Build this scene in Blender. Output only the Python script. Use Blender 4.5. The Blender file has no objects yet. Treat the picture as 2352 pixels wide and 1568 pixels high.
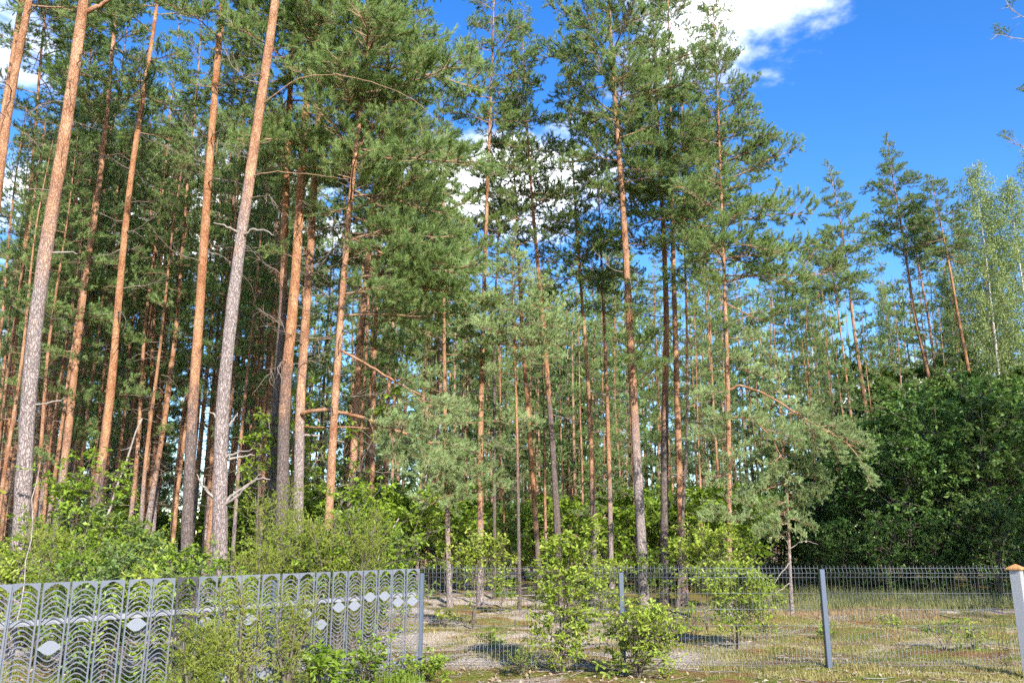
import bpy, math, random
import numpy as np
from mathutils import Vector, Matrix

sc = bpy.context.scene
R_ = math.radians
# ------------------------------------------------------------------ camera
CAM_H, PITCH, F = 1.6, R_(13.6), 1904.0          # F: focal length in 2352-px picture widths
cam_d = bpy.data.cameras.new("camera"); cam = bpy.data.objects.new("camera", cam_d)
sc.collection.objects.link(cam); sc.camera = cam
cam.location = (0, 0, CAM_H); cam.rotation_euler = (math.pi/2 + PITCH, 0, 0)
cam_d.sensor_width = 36; cam_d.lens = 36*F/2352; cam_d.clip_end = 3000; cam_d.clip_start = .05
# ------------------------------------------------------------------ world
SUN_EL, SUN_AZ = R_(29), R_(23)                   # azimuth: from straight behind the camera towards +X
to_sun = Vector((math.sin(SUN_AZ)*math.cos(SUN_EL), -math.cos(SUN_AZ)*math.cos(SUN_EL), math.sin(SUN_EL)))
W = bpy.data.worlds.new("World"); sc.world = W; W.use_nodes = True
wn, wl = W.node_tree.nodes, W.node_tree.links
wn.clear()
def wnode(t, **k):
    n = wn.new(t)
    for a, b in k.items(): setattr(n, a, b)
    return n
def wmath(op, a, b=None, c=None):
    n = wn.new('ShaderNodeMath'); n.operation = op
    for i, x in enumerate((a, b, c)):
        if x is None: continue
        if isinstance(x, (int, float)): n.inputs[i].default_value = x
        else: wl.new(x, n.inputs[i])
    return n.outputs[0]
sky = wnode('ShaderNodeTexSky', sky_type='NISHITA', sun_disc=False, sun_elevation=SUN_EL, sun_rotation=math.pi - SUN_AZ)
sky.air_density = 1.0; sky.dust_density = .15; sky.ozone_density = 2.2; sky.altitude = 200
hs = wnode('ShaderNodeHueSaturation'); hs.inputs['Hue'].default_value = .512; hs.inputs['Saturation'].default_value = 1.36; hs.inputs['Value'].default_value = .86
wl.new(sky.outputs[0], hs.inputs['Color'])
tc = wnode('ShaderNodeTexCoord'); sep = wnode('ShaderNodeSeparateXYZ'); wl.new(tc.outputs['Generated'], sep.inputs[0])
zc_ = wmath('ADD', wmath('MAXIMUM', sep.outputs[2], 0.0), .15)
px_ = wmath('DIVIDE', sep.outputs[0], zc_); py_ = wmath('DIVIDE', sep.outputs[1], zc_)
comb = wnode('ShaderNodeCombineXYZ'); wl.new(px_, comb.inputs[0]); wl.new(py_, comb.inputs[1])
nz = wnode('ShaderNodeTexNoise'); nz.inputs['Scale'].default_value = 4.2; nz.inputs['Detail'].default_value = 7; nz.inputs['Roughness'].default_value = .58
wl.new(comb.outputs[0], nz.inputs['Vector'])
# fair-weather clouds over the whole sky: (x, y, rx, ry) on the cloud plane
CLOUDS = [(.31, 1.10, .17, .22), (-.02, 1.62, .30, .22), (-.75, 1.75, .55, .35), (-1.1, 1.05, .45, .30), (1.6, 2.9, .6, .4),
          (-2.3, 2.4, .8, .5), (-.3, .75, .3, .16), (1.5, -.4, .5, .3), (-1.4, -.6, .5, .4), (.2, -1.3, .6, .35), (2.3, -1.9, .7, .5),
          (-2.6, .3, .7, .4), (-.8, -2.6, .8, .5), (2.9, .2, .6, .4)]
dens = None
for (cx, cy, rx, ry) in CLOUDS:
    dx = wmath('DIVIDE', wmath('SUBTRACT', px_, cx), rx); dy = wmath('DIVIDE', wmath('SUBTRACT', py_, cy), ry)
    q = wmath('SUBTRACT', 1.0, wmath('SQRT', wmath('ADD', wmath('MULTIPLY', dx, dx), wmath('MULTIPLY', dy, dy))))
    dens = q if dens is None else wmath('MAXIMUM', dens, q)
dens = wmath('ADD', dens, wmath('MULTIPLY', wmath('SUBTRACT', nz.outputs['Fac'], .5), 2.6))
mr = wnode('ShaderNodeMapRange', interpolation_type='SMOOTHSTEP'); wl.new(dens, mr.inputs[0])
mr.inputs[1].default_value = -.05; mr.inputs[2].default_value = .75
mix = wnode('ShaderNodeMixRGB'); wl.new(mr.outputs[0], mix.inputs[0]); wl.new(hs.outputs[0], mix.inputs[1]); mix.inputs[2].default_value = (7.2, 7.4, 7.7, 1)
bg = wnode('ShaderNodeBackground'); bg.inputs[1].default_value = .15
wl.new(mix.outputs[0], bg.inputs[0]); wo = wnode('ShaderNodeOutputWorld'); wl.new(bg.outputs[0], wo.inputs[0])
# ------------------------------------------------------------------ sun, exposure
sd = bpy.data.lights.new("sun", 'SUN'); so = bpy.data.objects.new("sun", sd); sc.collection.objects.link(so)
sd.energy = 4.5; sd.angle = R_(.53); sd.color = (1, .95, .86)
so.rotation_euler = to_sun.to_track_quat('Z', 'Y').to_euler(); so.location = (20, -20, 30)
vs = sc.view_settings; vs.view_transform = 'Standard'; vs.look = 'None'; vs.exposure = 1.38; vs.gamma = 1; vs.use_curve_mapping = False
cy_ = sc.cycles; cy_.max_bounces = 4; cy_.diffuse_bounces = 3; cy_.glossy_bounces = 2; cy_.transmission_bounces = 3; cy_.transparent_max_bounces = 4
cy_.use_adaptive_sampling = True; cy_.adaptive_threshold = .03; cy_.use_denoising = False; cy_.caustics_reflective = False; cy_.caustics_refractive = False

# ------------------------------------------------------------------ helpers
def ray(u, v):
    ny = -(v-784)/F; nx = (u-1176)/F
    return nx, math.cos(PITCH) - math.sin(PITCH)*ny, math.sin(PITCH) + math.cos(PITCH)*ny
def at(u, v, Y):
    x, y, z = ray(u, v); return Vector((x*Y/y, Y, CAM_H + z*Y/y))
def ground_at(u, v):
    x, y, z = ray(u, v); t = -CAM_H/z; return Vector((x*t, y*t, 0))
def zv(v, Y): return at(1176, v, Y).z
def uproj(X, Y, Z):
    d = Y*math.cos(PITCH) + (Z-CAM_H)*math.sin(PITCH); up = -Y*math.sin(PITCH) + (Z-CAM_H)*math.cos(PITCH)
    return 1176 + F*X/d, 784 - F*up/d

class MB:
    """collects triangles with material index and tint, builds one mesh"""
    def __init__(s): s.V = []; s.T = []; s.M = []; s.C = []; s.S = []; s.n = 0
    def add(s, V, T, mat=0, tint=.5, smooth=False):
        V = np.asarray(V, np.float32).reshape(-1, 3); T = np.asarray(T, np.int32).reshape(-1, 3)
        s.V.append(V); s.T.append(T + s.n); s.n += len(V)
        s.M.append(np.full(len(T), mat, np.int32)); s.C.append(np.broadcast_to(np.asarray(tint, np.float32), (len(T),)).copy())
        s.S.append(np.full(len(T), smooth, bool))
    def box(s, lo, hi, mat=0):
        x0, y0, z0 = lo; x1, y1, z1 = hi
        V = [(x0,y0,z0),(x1,y0,z0),(x1,y1,z0),(x0,y1,z0),(x0,y0,z1),(x1,y0,z1),(x1,y1,z1),(x0,y1,z1)]
        s.add(V, quads([(0,3,2,1),(4,5,6,7),(0,1,5,4),(1,2,6,5),(2,3,7,6),(3,0,4,7)]), mat)
    def tube(s, pts, rad, n=6, mat=0, tint=.5, cap=True):
        P = np.asarray(pts, float); k = len(P); r = np.broadcast_to(np.asarray(rad, float), (k,))
        D = np.gradient(P, axis=0); D /= np.linalg.norm(D, axis=1)[:, None] + 1e-9
        up = np.array([0, 0, 1.]) if abs(D[:, 2]).mean() < .8 else np.array([1., 0, 0])
        A = np.cross(D, up); A /= np.linalg.norm(A, axis=1)[:, None] + 1e-9; B = np.cross(D, A)
        th = np.arange(n)*2*math.pi/n
        V = P[:, None] + r[:, None, None]*(np.cos(th)[None, :, None]*A[:, None] + np.sin(th)[None, :, None]*B[:, None])
        V = V.reshape(-1, 3); i = np.arange(k-1)[:, None]*n; j = np.arange(n)[None]; j2 = (j+1) % n
        a, b, c, d = (i+j).ravel(), (i+j2).ravel(), (i+n+j2).ravel(), (i+n+j).ravel()
        T = np.concatenate([np.stack([a, c, b], 1), np.stack([a, d, c], 1)])
        if cap:
            m = len(V); V = np.vstack([V, P[:1], P[-1:]]); jj = np.arange(n); e = (k-1)*n
            T = np.concatenate([T, np.stack([np.full(n, m), jj, (jj+1) % n], 1), np.stack([np.full(n, m+1), e+(jj+1) % n, e+jj], 1)])
        s.add(V, T, mat, tint, True)
    def arrays(s): return np.concatenate(s.V), np.concatenate(s.T), np.concatenate(s.M), np.concatenate(s.C), np.concatenate(s.S)
    def merge(s, arr, mat4):
        V, T, M, C, S = arr; m = np.array(mat4); V2 = V @ m[:3, :3].T + m[:3, 3]
        s.V.append(V2.astype(np.float32)); s.T.append(T + s.n); s.n += len(V); s.M.append(M); s.C.append(C); s.S.append(S)
    def mesh(s, name, mats):
        V, T, M, C, S = s.arrays(); me = bpy.data.meshes.new(name)
        me.vertices.add(len(V)); me.vertices.foreach_set('co', V.ravel())
        me.loops.add(T.size); me.loops.foreach_set('vertex_index', T.ravel())
        me.polygons.add(len(T)); me.polygons.foreach_set('loop_start', np.arange(0, T.size, 3, dtype=np.int32))
        me.polygons.foreach_set('material_index', M); me.polygons.foreach_set('use_smooth', S)
        at_ = me.attributes.new('tint', 'FLOAT', 'FACE'); at_.data.foreach_set('value', C)
        for m in mats: me.materials.append(m)
        me.update(); me.validate(); return me
def quads(Q):
    out = []
    for q in Q: out += [(q[0], q[1], q[2]), (q[0], q[2], q[3])]
    return out
LINK = sc.collection.objects.link
def obj(name, data, parent=None, M=None):
    o = bpy.data.objects.new(name, data); LINK(o)
    if parent is not None: o.parent = parent
    if M is not None: o.matrix_basis = M
    return o
def tag(o, label=None, cat=None, group=None, kind=None):
    if label: o['label'] = label
    if cat: o['category'] = cat
    if group: o['group'] = group
    if kind: o['kind'] = kind
    return o
def thing(name, label, cat, loc, group=None, rz=0):
    return tag(obj(name, None, None, Matrix.Translation(Vector(loc)) @ Matrix.Rotation(rz, 4, 'Z')), label, cat, group)
def unit(v): v = np.asarray(v, float); return v/(np.linalg.norm(v, axis=-1, keepdims=True) + 1e-9)

# ------------------------------------------------------------------ materials
def material(name):
    m = bpy.data.materials.new(name); m.use_nodes = True; nt = m.node_tree; nt.nodes.clear()
    return m, nt.nodes, nt.links
def N(nodes, t, links=None, ins=None, **k):
    n = nodes.new(t)
    for a, b in k.items(): setattr(n, a, b)
    for a, b in (ins or {}).items():
        if hasattr(b, 'is_linked') or isinstance(b, bpy.types.NodeSocket): links.new(b, n.inputs[a])
        else: n.inputs[a].default_value = b
    return n
def ramp(nodes, links, fac, stops):
    r = nodes.new('ShaderNodeValToRGB'); links.new(fac, r.inputs[0]); e = r.color_ramp.elements
    while len(e) < len(stops): e.new(.5)
    for el, (p, c) in zip(e, stops): el.position = p; el.color = (*c, 1)
    return r.outputs[0]
def foliage(name, dark, light, trans, tamount=.35, rough=.55, warm=None):
    m, n, l = material(name)
    a = N(n, 'ShaderNodeAttribute', attribute_name='tint'); oi = N(n, 'ShaderNodeObjectInfo')
    geo = N(n, 'ShaderNodeNewGeometry'); nz = N(n, 'ShaderNodeTexNoise', l, {'Vector': geo.outputs['Position'], 'Scale': .9, 'Detail': 2})
    tn = N(n, 'ShaderNodeAttribute', attribute_name='tone', attribute_type='OBJECT')
    f1 = N(n, 'ShaderNodeMath', l, {0: oi.outputs['Random'], 1: .30, 2: tn.outputs['Fac']}, operation='MULTIPLY_ADD')
    f2 = N(n, 'ShaderNodeMath', l, {0: a.outputs['Fac'], 1: .55, 2: f1.outputs[0]}, operation='MULTIPLY_ADD')
    f3 = N(n, 'ShaderNodeMath', l, {0: nz.outputs['Fac'], 1: .3, 2: f2.outputs[0]}, operation='MULTIPLY_ADD')
    stops = [(.12, dark), (.85, light)]
    if warm: stops.append((1.0, warm))
    col = ramp(n, l, f3.outputs[0], stops)
    b = N(n, 'ShaderNodeBsdfPrincipled', l, {'Base Color': col, 'Roughness': rough}); b.inputs['Specular IOR Level'].default_value = .35
    mx = N(n, 'ShaderNodeMixRGB', l, {1: col, 2: (*trans, 1)}); mx.inputs[0].default_value = .6
    t = N(n, 'ShaderNodeBsdfTranslucent', l, {'Color': mx.outputs[0]})
    ms = N(n, 'ShaderNodeMixShader', l, {0: tamount, 1: b.outputs[0], 2: t.outputs[0]})
    o = N(n, 'ShaderNodeOutputMaterial', l, {0: ms.outputs[0]}); return m
M_needle = foliage('pine_needles', (.09, .15, .05), (.25, .35, .115), (.26, .37, .085), .36, .5)
M_needle_pale = foliage('young_pine_needles', (.15, .235, .085), (.36, .46, .20), (.28, .39, .11), .3, .5)
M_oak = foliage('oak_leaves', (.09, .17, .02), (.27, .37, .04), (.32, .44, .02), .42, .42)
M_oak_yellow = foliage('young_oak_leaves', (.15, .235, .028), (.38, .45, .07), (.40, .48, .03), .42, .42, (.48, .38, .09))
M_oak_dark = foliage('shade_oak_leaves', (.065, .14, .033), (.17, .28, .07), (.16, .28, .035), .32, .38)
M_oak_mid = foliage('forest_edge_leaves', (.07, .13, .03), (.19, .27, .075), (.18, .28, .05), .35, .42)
M_birch = foliage('birch_leaves', (.115, .165, .045), (.29, .35, .125), (.29, .37, .08), .35, .45)
M_jun = foliage('juniper_needles', (.11, .155, .022), (.31, .34, .05), (.24, .28, .03), .3, .55, (.30, .20, .06))
M_grass = foliage('grass_blades', (.13, .16, .04), (.43, .36, .14), (.34, .32, .1), .3, .6, (.50, .36, .19))
M_tall = foliage('tall_grass_blades', (.09, .12, .035), (.27, .27, .10), (.2, .22, .06), .3, .6, (.36, .29, .14))  # darker blades: part of the thicket-edge shade is put into the colour
M_heath = foliage('seed_heads', (.20, .12, .07), (.34, .23, .13), (.3, .2, .1), .2, .7)
M_litter = foliage('leaf_litter', (.14, .08, .045), (.40, .32, .24), (.3, .2, .1), .1, .7)

def bark(name, low, low2, up, up2, hdef):
    m, n, l = material(name)
    tco = N(n, 'ShaderNodeTexCoord'); ah = N(n, 'ShaderNodeAttribute', attribute_name='bark_h', attribute_type='OBJECT')
    oi = N(n, 'ShaderNodeObjectInfo')
    sp = N(n, 'ShaderNodeSeparateXYZ', l, {0: tco.outputs['Object']})
    off = N(n, 'ShaderNodeVectorMath', l, {0: tco.outputs['Object']}, operation='ADD')
    cx = N(n, 'ShaderNodeCombineXYZ', l, {2: N(n, 'ShaderNodeMath', l, {0: oi.outputs['Random'], 1: 40.}, operation='MULTIPLY').outputs[0]})
    l.new(cx.outputs[0], off.inputs[1])
    mp = N(n, 'ShaderNodeMapping', l, {'Vector': off.outputs[0], 'Scale': (1, 1, .34)})
    dn = N(n, 'ShaderNodeTexNoise', l, {'Vector': mp.outputs[0], 'Scale': 14., 'Detail': 3})
    dv = N(n, 'ShaderNodeVectorMath', l, {0: dn.outputs['Color'], 1: (.09, .09, .09)}, operation='MULTIPLY')
    dw = N(n, 'ShaderNodeVectorMath', l, {0: dv.outputs[0], 1: mp.outputs[0]}, operation='ADD')
    vo = N(n, 'ShaderNodeTexVoronoi', l, {'Vector': dw.outputs[0], 'Scale': 34.}, feature='DISTANCE_TO_EDGE')
    nf = N(n, 'ShaderNodeTexNoise', l, {'Vector': mp.outputs[0], 'Scale': 30., 'Detail': 5, 'Roughness': .65})
    mp2 = N(n, 'ShaderNodeMapping', l, {'Vector': off.outputs[0], 'Scale': (1, 1, .5)})
    nb = N(n, 'ShaderNodeTexNoise', l, {'Vector': mp2.outputs[0], 'Scale': 5., 'Detail': 4, 'Roughness': .6})
    lowc = ramp(n, l, nf.outputs['Fac'], [(.3, low), (.7, low2)])
    upc = ramp(n, l, nb.outputs['Fac'], [(.35, up), (.68, up2)])
    d = N(n, 'ShaderNodeMath', l, {0: sp.outputs[2], 1: ah.outputs['Fac']}, operation='SUBTRACT')
    d2 = N(n, 'ShaderNodeMath', l, {0: nb.outputs['Fac'], 1: 4.0, 2: d.outputs[0]}, operation='MULTIPLY_ADD')
    fz = N(n, 'ShaderNodeMapRange', l, {0: d2.outputs[0], 1: .8, 2: 3.4}, interpolation_type='SMOOTHSTEP')
    mx = N(n, 'ShaderNodeMixRGB', l, {0: fz.outputs[0], 1: lowc, 2: upc})
    ed = N(n, 'ShaderNodeMapRange', l, {0: vo.outputs['Distance'], 1: 0., 2: .14})
    inv = N(n, 'ShaderNodeMath', l, {0: 1.0, 1: fz.outputs[0]}, operation='SUBTRACT')
    crack = N(n, 'ShaderNodeMath', l, {0: inv.outputs[0], 1: .30, 2: .16}, operation='MULTIPLY_ADD')
    ee = N(n, 'ShaderNodeMath', l, {0: 1.0, 1: ed.outputs[0]}, operation='SUBTRACT')
    cf = N(n, 'ShaderNodeMath', l, {0: ee.outputs[0], 1: crack.outputs[0]}, operation='MULTIPLY')
    mc = N(n, 'ShaderNodeMixRGB', l, {0: cf.outputs[0], 1: mx.outputs[0], 2: (.07, .045, .035, 1)})
    hgt = N(n, 'ShaderNodeMath', l, {0: nf.outputs['Fac'], 1: .6, 2: ed.outputs[0]}, operation='MULTIPLY_ADD')
    bp = N(n, 'ShaderNodeBump', l, {'Height': hgt.outputs[0], 'Strength': .75, 'Distance': .03})
    b = N(n, 'ShaderNodeBsdfPrincipled', l, {'Base Color': mc.outputs[0], 'Roughness': .85, 'Normal': bp.outputs[0]}); b.inputs['Specular IOR Level'].default_value = .2
    N(n, 'ShaderNodeOutputMaterial', l, {0: b.outputs[0]}); return m
M_bark = bark('pine_bark', (.17, .132, .12), (.40, .33, .315), (.27, .12, .06), (.49, .28, .17), 5)
M_bark_dark = bark('dark_pine_bark', (.085, .065, .06), (.21, .165, .15), (.29, .12, .055), (.50, .27, .145), 5)
def plain(name, c1, c2, scale=8., rough=.8, metal=0., bump=.3, stretch=(1, 1, 1)):
    m, n, l = material(name); tco = N(n, 'ShaderNodeTexCoord')
    mp = N(n, 'ShaderNodeMapping', l, {'Vector': tco.outputs['Object'], 'Scale': stretch})
    z = N(n, 'ShaderNodeTexNoise', l, {'Vector': mp.outputs[0], 'Scale': scale, 'Detail': 5, 'Roughness': .6})
    col = ramp(n, l, z.outputs['Fac'], [(.35, c1), (.7, c2)])
    bp = N(n, 'ShaderNodeBump', l, {'Height': z.outputs['Fac'], 'Strength': bump, 'Distance': .01})
    b = N(n, 'ShaderNodeBsdfPrincipled', l, {'Base Color': col, 'Roughness': rough, 'Metallic': metal, 'Normal': bp.outputs[0]})
    N(n, 'ShaderNodeOutputMaterial', l, {0: b.outputs[0]}); return m
M_twig = plain('pine_twigs', (.17, .10, .065), (.36, .22, .13), 14., .85)
M_dead = plain('dead_wood', (.17, .14, .12), (.34, .29, .25), 12., .85)
M_deadtwig = plain('dead_twigs', (.10, .075, .06), (.25, .19, .15), 14., .85)
M_stem = plain('oak_stems', (.06, .045, .035), (.16, .13, .10), 18., .85)
M_birchbark = plain('birch_bark', (.20, .18, .16), (.70, .68, .64), 9., .7, 0, .2, (1, 1, 5))
def steel(name, base, rust):
    m, n, l = material(name); tco = N(n, 'ShaderNodeTexCoord'); oi = N(n, 'ShaderNodeObjectInfo')
    z = N(n, 'ShaderNodeTexNoise', l, {'Vector': tco.outputs['Object'], 'Scale': 3.2, 'Detail': 6, 'Roughness': .7})
    z2 = N(n, 'ShaderNodeTexNoise', l, {'Vector': tco.outputs['Object'], 'Scale': 60., 'Detail': 3})
    c0 = ramp(n, l, z2.outputs['Fac'], [(.3, tuple(x*.94 for x in base)), (.7, tuple(min(1, x*1.05) for x in base))])
    f = N(n, 'ShaderNodeMapRange', l, {0: z.outputs['Fac'], 1: .60, 2: .74})
    c = N(n, 'ShaderNodeMixRGB', l, {0: f.outputs[0], 1: c0, 2: (*rust, 1)})
    b = N(n, 'ShaderNodeBsdfPrincipled', l, {'Base Color': c.outputs[0], 'Roughness': .42, 'Metallic': .15})
    N(n, 'ShaderNodeOutputMaterial', l, {0: b.outputs[0]}); return m
M_steel = steel('painted_grey_steel', (.162, .175, .215), (.24, .11, .055))
M_plate = steel('skylit_grey_steel_plate', (.24, .255, .30), (.28, .17, .10))  # eye plates: reflected sky put into a paler base colour, same steel
M_steel_pale = steel('pale_grey_steel', (.31, .31, .335), (.28, .17, .11))
M_post = steel('dark_grey_post_paint', (.075, .095, .135), (.07, .08, .11))
M_wire = steel('coated_wire', (.13, .14, .16), (.11, .12, .13))
M_cap = plain('stained_wood_cap', (.34, .15, .05), (.55, .29, .10), 12., .6, 0, .2, (1, 6, 1))

# ground: moss, pale sandy lichen, needle litter, dry grass
def ground_material():
    m, n, l = material('forest_floor'); geo = N(n, 'ShaderNodeNewGeometry'); P = geo.outputs['Position']
    mp = N(n, 'ShaderNodeMapping', l, {'Vector': P, 'Scale': (.55, 1, 1)})
    n1 = N(n, 'ShaderNodeTexNoise', l, {'Vector': mp.outputs[0], 'Scale': .9, 'Detail': 6, 'Roughness': .62})
    n2 = N(n, 'ShaderNodeTexNoise', l, {'Vector': mp.outputs[0], 'Scale': 2.6, 'Detail': 6, 'Roughness': .65})
    n3 = N(n, 'ShaderNodeTexNoise', l, {'Vector': P, 'Scale': 22., 'Detail': 5, 'Roughness': .7})
    n4 = N(n, 'ShaderNodeTexVoronoi', l, {'Vector': P, 'Scale': 38.})
    base = ramp(n, l, n2.outputs['Fac'], [(.30, (.15, .075, .035)), (.43, (.25, .145, .065)), (.51, (.22, .205, .05)), (.64, (.13, .175, .03))])
    fine = ramp(n, l, n3.outputs['Fac'], [(.3, (.45, .42, .40)), (.7, (1.25, 1.2, 1.15))])
    c1 = N(n, 'ShaderNodeMixRGB', l, {1: base, 2: fine}, blend_type='MULTIPLY'); c1.inputs[0].default_value = .8
    sp = N(n, 'ShaderNodeSeparateXYZ', l, {0: P})
    right = N(n, 'ShaderNodeMapRange', l, {0: sp.outputs[0], 1: 2.2, 2: 4.6})          # the grassy side has fewer bare patches
    near = N(n, 'ShaderNodeMapRange', l, {0: sp.outputs[1], 1: 11.9, 2: 10.9})
    sub0 = N(n, 'ShaderNodeMath', l, {0: near.outputs[0], 1: -.10, 2: n1.outputs['Fac']}, operation='MULTIPLY_ADD')
    sub = N(n, 'ShaderNodeMath', l, {0: right.outputs[0], 1: -.12, 2: sub0.outputs[0]}, operation='MULTIPLY_ADD')
    add = N(n, 'ShaderNodeMath', l, {0: n3.outputs['Fac'], 1: .22, 2: sub.outputs[0]}, operation='MULTIPLY_ADD')
    fs = N(n, 'ShaderNodeMapRange', l, {0: add.outputs[0], 1: .56, 2: .66})
    sand = ramp(n, l, n4.outputs['Distance'], [(.0, (.74, .69, .64)), (.5, (.42, .34, .28))])
    c2 = N(n, 'ShaderNodeMixRGB', l, {0: fs.outputs[0], 1: c1.outputs[0], 2: sand})
    bp = N(n, 'ShaderNodeBump', l, {'Height': n3.outputs['Fac'], 'Strength': .9, 'Distance': .06})
    b = N(n, 'ShaderNodeBsdfPrincipled', l, {'Base Color': c2.outputs[0], 'Roughness': .95, 'Normal': bp.outputs[0]}); b.inputs['Specular IOR Level'].default_value = .1
    N(n, 'ShaderNodeOutputMaterial', l, {0: b.outputs[0]}); return m
M_ground = ground_material()

# ------------------------------------------------------------------ the ground
def hz(x, y):
    x = np.asarray(x, float); y = np.asarray(y, float)
    return (.035*np.sin(x*1.7+y*.6) + .03*np.sin(x*.8-y*1.9+1) + .025*np.sin(x*3.1+y*2.7+2) + .012*np.sin(x*7.3-y*5.1))*np.clip((y-8)/3, .3, 1)
def make_ground():
    ys = np.concatenate([np.linspace(-60, 8, 12), np.linspace(8.3, 26, 130), np.geomspace(26.5, 900, 45)])
    xs = np.concatenate([-np.geomspace(900, 13.4, 28), np.linspace(-13, 13, 180), np.geomspace(13.4, 900, 28)])
    X, Y = np.meshgrid(xs, ys); Z = hz(X, Y)*np.where(Y > 40, 0, 1); k = len(xs)
    i = (np.arange(len(ys)-1)[:, None]*k + np.arange(k-1)[None]).ravel()
    mb = MB(); mb.add(np.stack([X, Y, Z], -1), np.concatenate([np.stack([i, i+1, i+k+1], 1), np.stack([i, i+k+1, i+k], 1)]), 0, .5, True)
    return tag(obj('ground', mb.mesh('ground', [M_ground])), 'mossy forest floor with pale sandy patches and dry grass', 'ground', kind='structure')
make_ground()

# ------------------------------------------------------------------ pine boughs
def needle_tris(rng, B, D, L, nper, nlen, wid, cone=(.45, .95)):
    """B, D, L: shoot bases, directions, lengths"""
    n = len(B); B = np.repeat(B, nper, 0); D = unit(np.repeat(D, nper, 0)); L = np.repeat(L, nper)
    u = rng.random(n*nper)**.7; rnd = unit(rng.normal(size=(n*nper, 3)))
    side = unit(np.cross(D, rnd)); ang = rng.uniform(*cone, n*nper)*(1.15-.55*u)
    d = D*np.cos(ang)[:, None] + side*np.sin(ang)[:, None]
    p = B + D*(L*u)[:, None]; ln = nlen*rng.uniform(.75, 1.15, n*nper)
    w = unit(np.cross(d, unit(rng.normal(size=(n*nper, 3)))))*(wid*.5)
    V = np.stack([p-w, p+w, p+d*ln[:, None]], 1).reshape(-1, 3)
    T = np.arange(len(V)).reshape(-1, 3); tint = np.clip(np.repeat(rng.random(n), nper)*.7 + rng.random(n*nper)*.3, 0, 1)
    return V, T, tint
def curve(p0, d0, L, n, rng, wob=.08, lift=0.):
    P = [np.array(p0, float)]; d = unit(d0)
    for i in range(n):
        d = unit(d + rng.normal(size=3)*wob + np.array([0, 0, lift])); P.append(P[-1] + d*L/n)
    return np.array(P)
def make_bough(seed, L=2., nper=26, nlen=.085, wid=.0065, sec=17, ter=6, start=.22, lod=0, droop=-.04):
    rng = np.random.default_rng(seed); mb = MB()
    ax = curve((0, 0, 0), (1, 0, .02), L, 9, rng, .07, droop)
    ax[:, 2] += .10*L*np.linspace(0, 1, 10)**2.5
    mb.tube(ax, np.linspace(.022, .005, 10), 3 if lod else 5, 0)
    B, D, Ls = [], [], []
    fine = np.stack([np.interp(np.linspace(0, 1, 60), np.linspace(0, 1, 10), ax[:, k]) for k in range(3)], 1)
    def pt(s): return fine[int(min(s, .999)*59)], unit(fine[min(59, int(s*59)+2)] - fine[max(0, int(s*59)-2)])
    for i in range(sec):
        s = start + (1-start)*(i+rng.random())/sec; p, d = pt(s); sg = 1 if i % 2 else -1
        sl = L*(.42*(1.06-s) + .10)*rng.uniform(.6, 1.25)
        lat = np.array([-d[1], d[0], 0])*sg; dd = unit(d*rng.uniform(.55, 1.1) + lat*rng.uniform(.6, 1.1) + np.array([0, 0, rng.uniform(-.25, .45)]))
        tw = curve(p, dd, sl, 5, rng, .13, .07); mb.tube(tw, np.linspace(.009, .003, 6), 3, 0, cap=False)
        kk = max(2, int(ter*sl/(L*.3)))
        for j in range(kk):
            q = .25 + .75*(j+rng.random())/kk; idx = min(4, int(q*5)); pp = tw[idx] + (tw[idx+1]-tw[idx])*(q*5-idx if q < 1 else 1)
            td = unit(unit(tw[idx+1]-tw[idx]) + rng.normal(size=3)*.55 + np.array([0, 0, .45])); ll = rng.uniform(.08, .20)
            if not lod: mb.tube(np.array([pp, pp+td*ll]), np.array([.004, .003]), 3, 0, cap=False)
            B.append(pp + td*ll*.15); D.append(td); Ls.append(ll)
        B.append(tw[4]); D.append(tw[5]-tw[4]); Ls.append(np.linalg.norm(tw[5]-tw[4]))
    B.append(fine[52]); D.append(fine[59]-fine[52]); Ls.append(.15)
    V, T, t = needle_tris(rng, np.array(B), np.array(D), np.array(Ls), nper, nlen, wid); mb.add(V, T, 1, t)
    return mb
NB = 9
bough_near = [make_bough(100+i, 2., 48, .098, .0072, 20+i % 3, 8) for i in range(NB)]
bough_mesh = [b.mesh('bough', [M_twig, M_needle]) for b in bough_near]
bough_pale = [make_bough(140+i, 2., 50, .095, .0066, 20, 8, .12, droop=-.05) for i in range(5)]
bough_pale_mesh = [b.mesh('bough', [M_twig, M_needle_pale]) for b in bough_pale]
bough_far = [make_bough(180+i, 2., 24, .15, .0135, 14, 5, .15, 1).arrays() for i in range(5)]
def make_dead(seed):
    rng = np.random.default_rng(seed); mb = MB()
    ax = curve((0, 0, 0), (1, 0, .05), 1.0, 8, rng, .16, -.03); mb.tube(ax, np.linspace(.013, .003, 9), 4, 0)
    for i in range(7):
        k = rng.integers(2, 8); mb.tube(curve(ax[k], ax[min(8, k+1)]-ax[k-1] + rng.normal(size=3)*.12, rng.uniform(.15, .45), 4, rng, .25, -.03), np.linspace(.006, .0022, 5), 3, 0, cap=False)
    return mb.mesh('dead_branch', [M_deadtwig])
dead_mesh = [make_dead(220+i) for i in range(6)]

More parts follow.
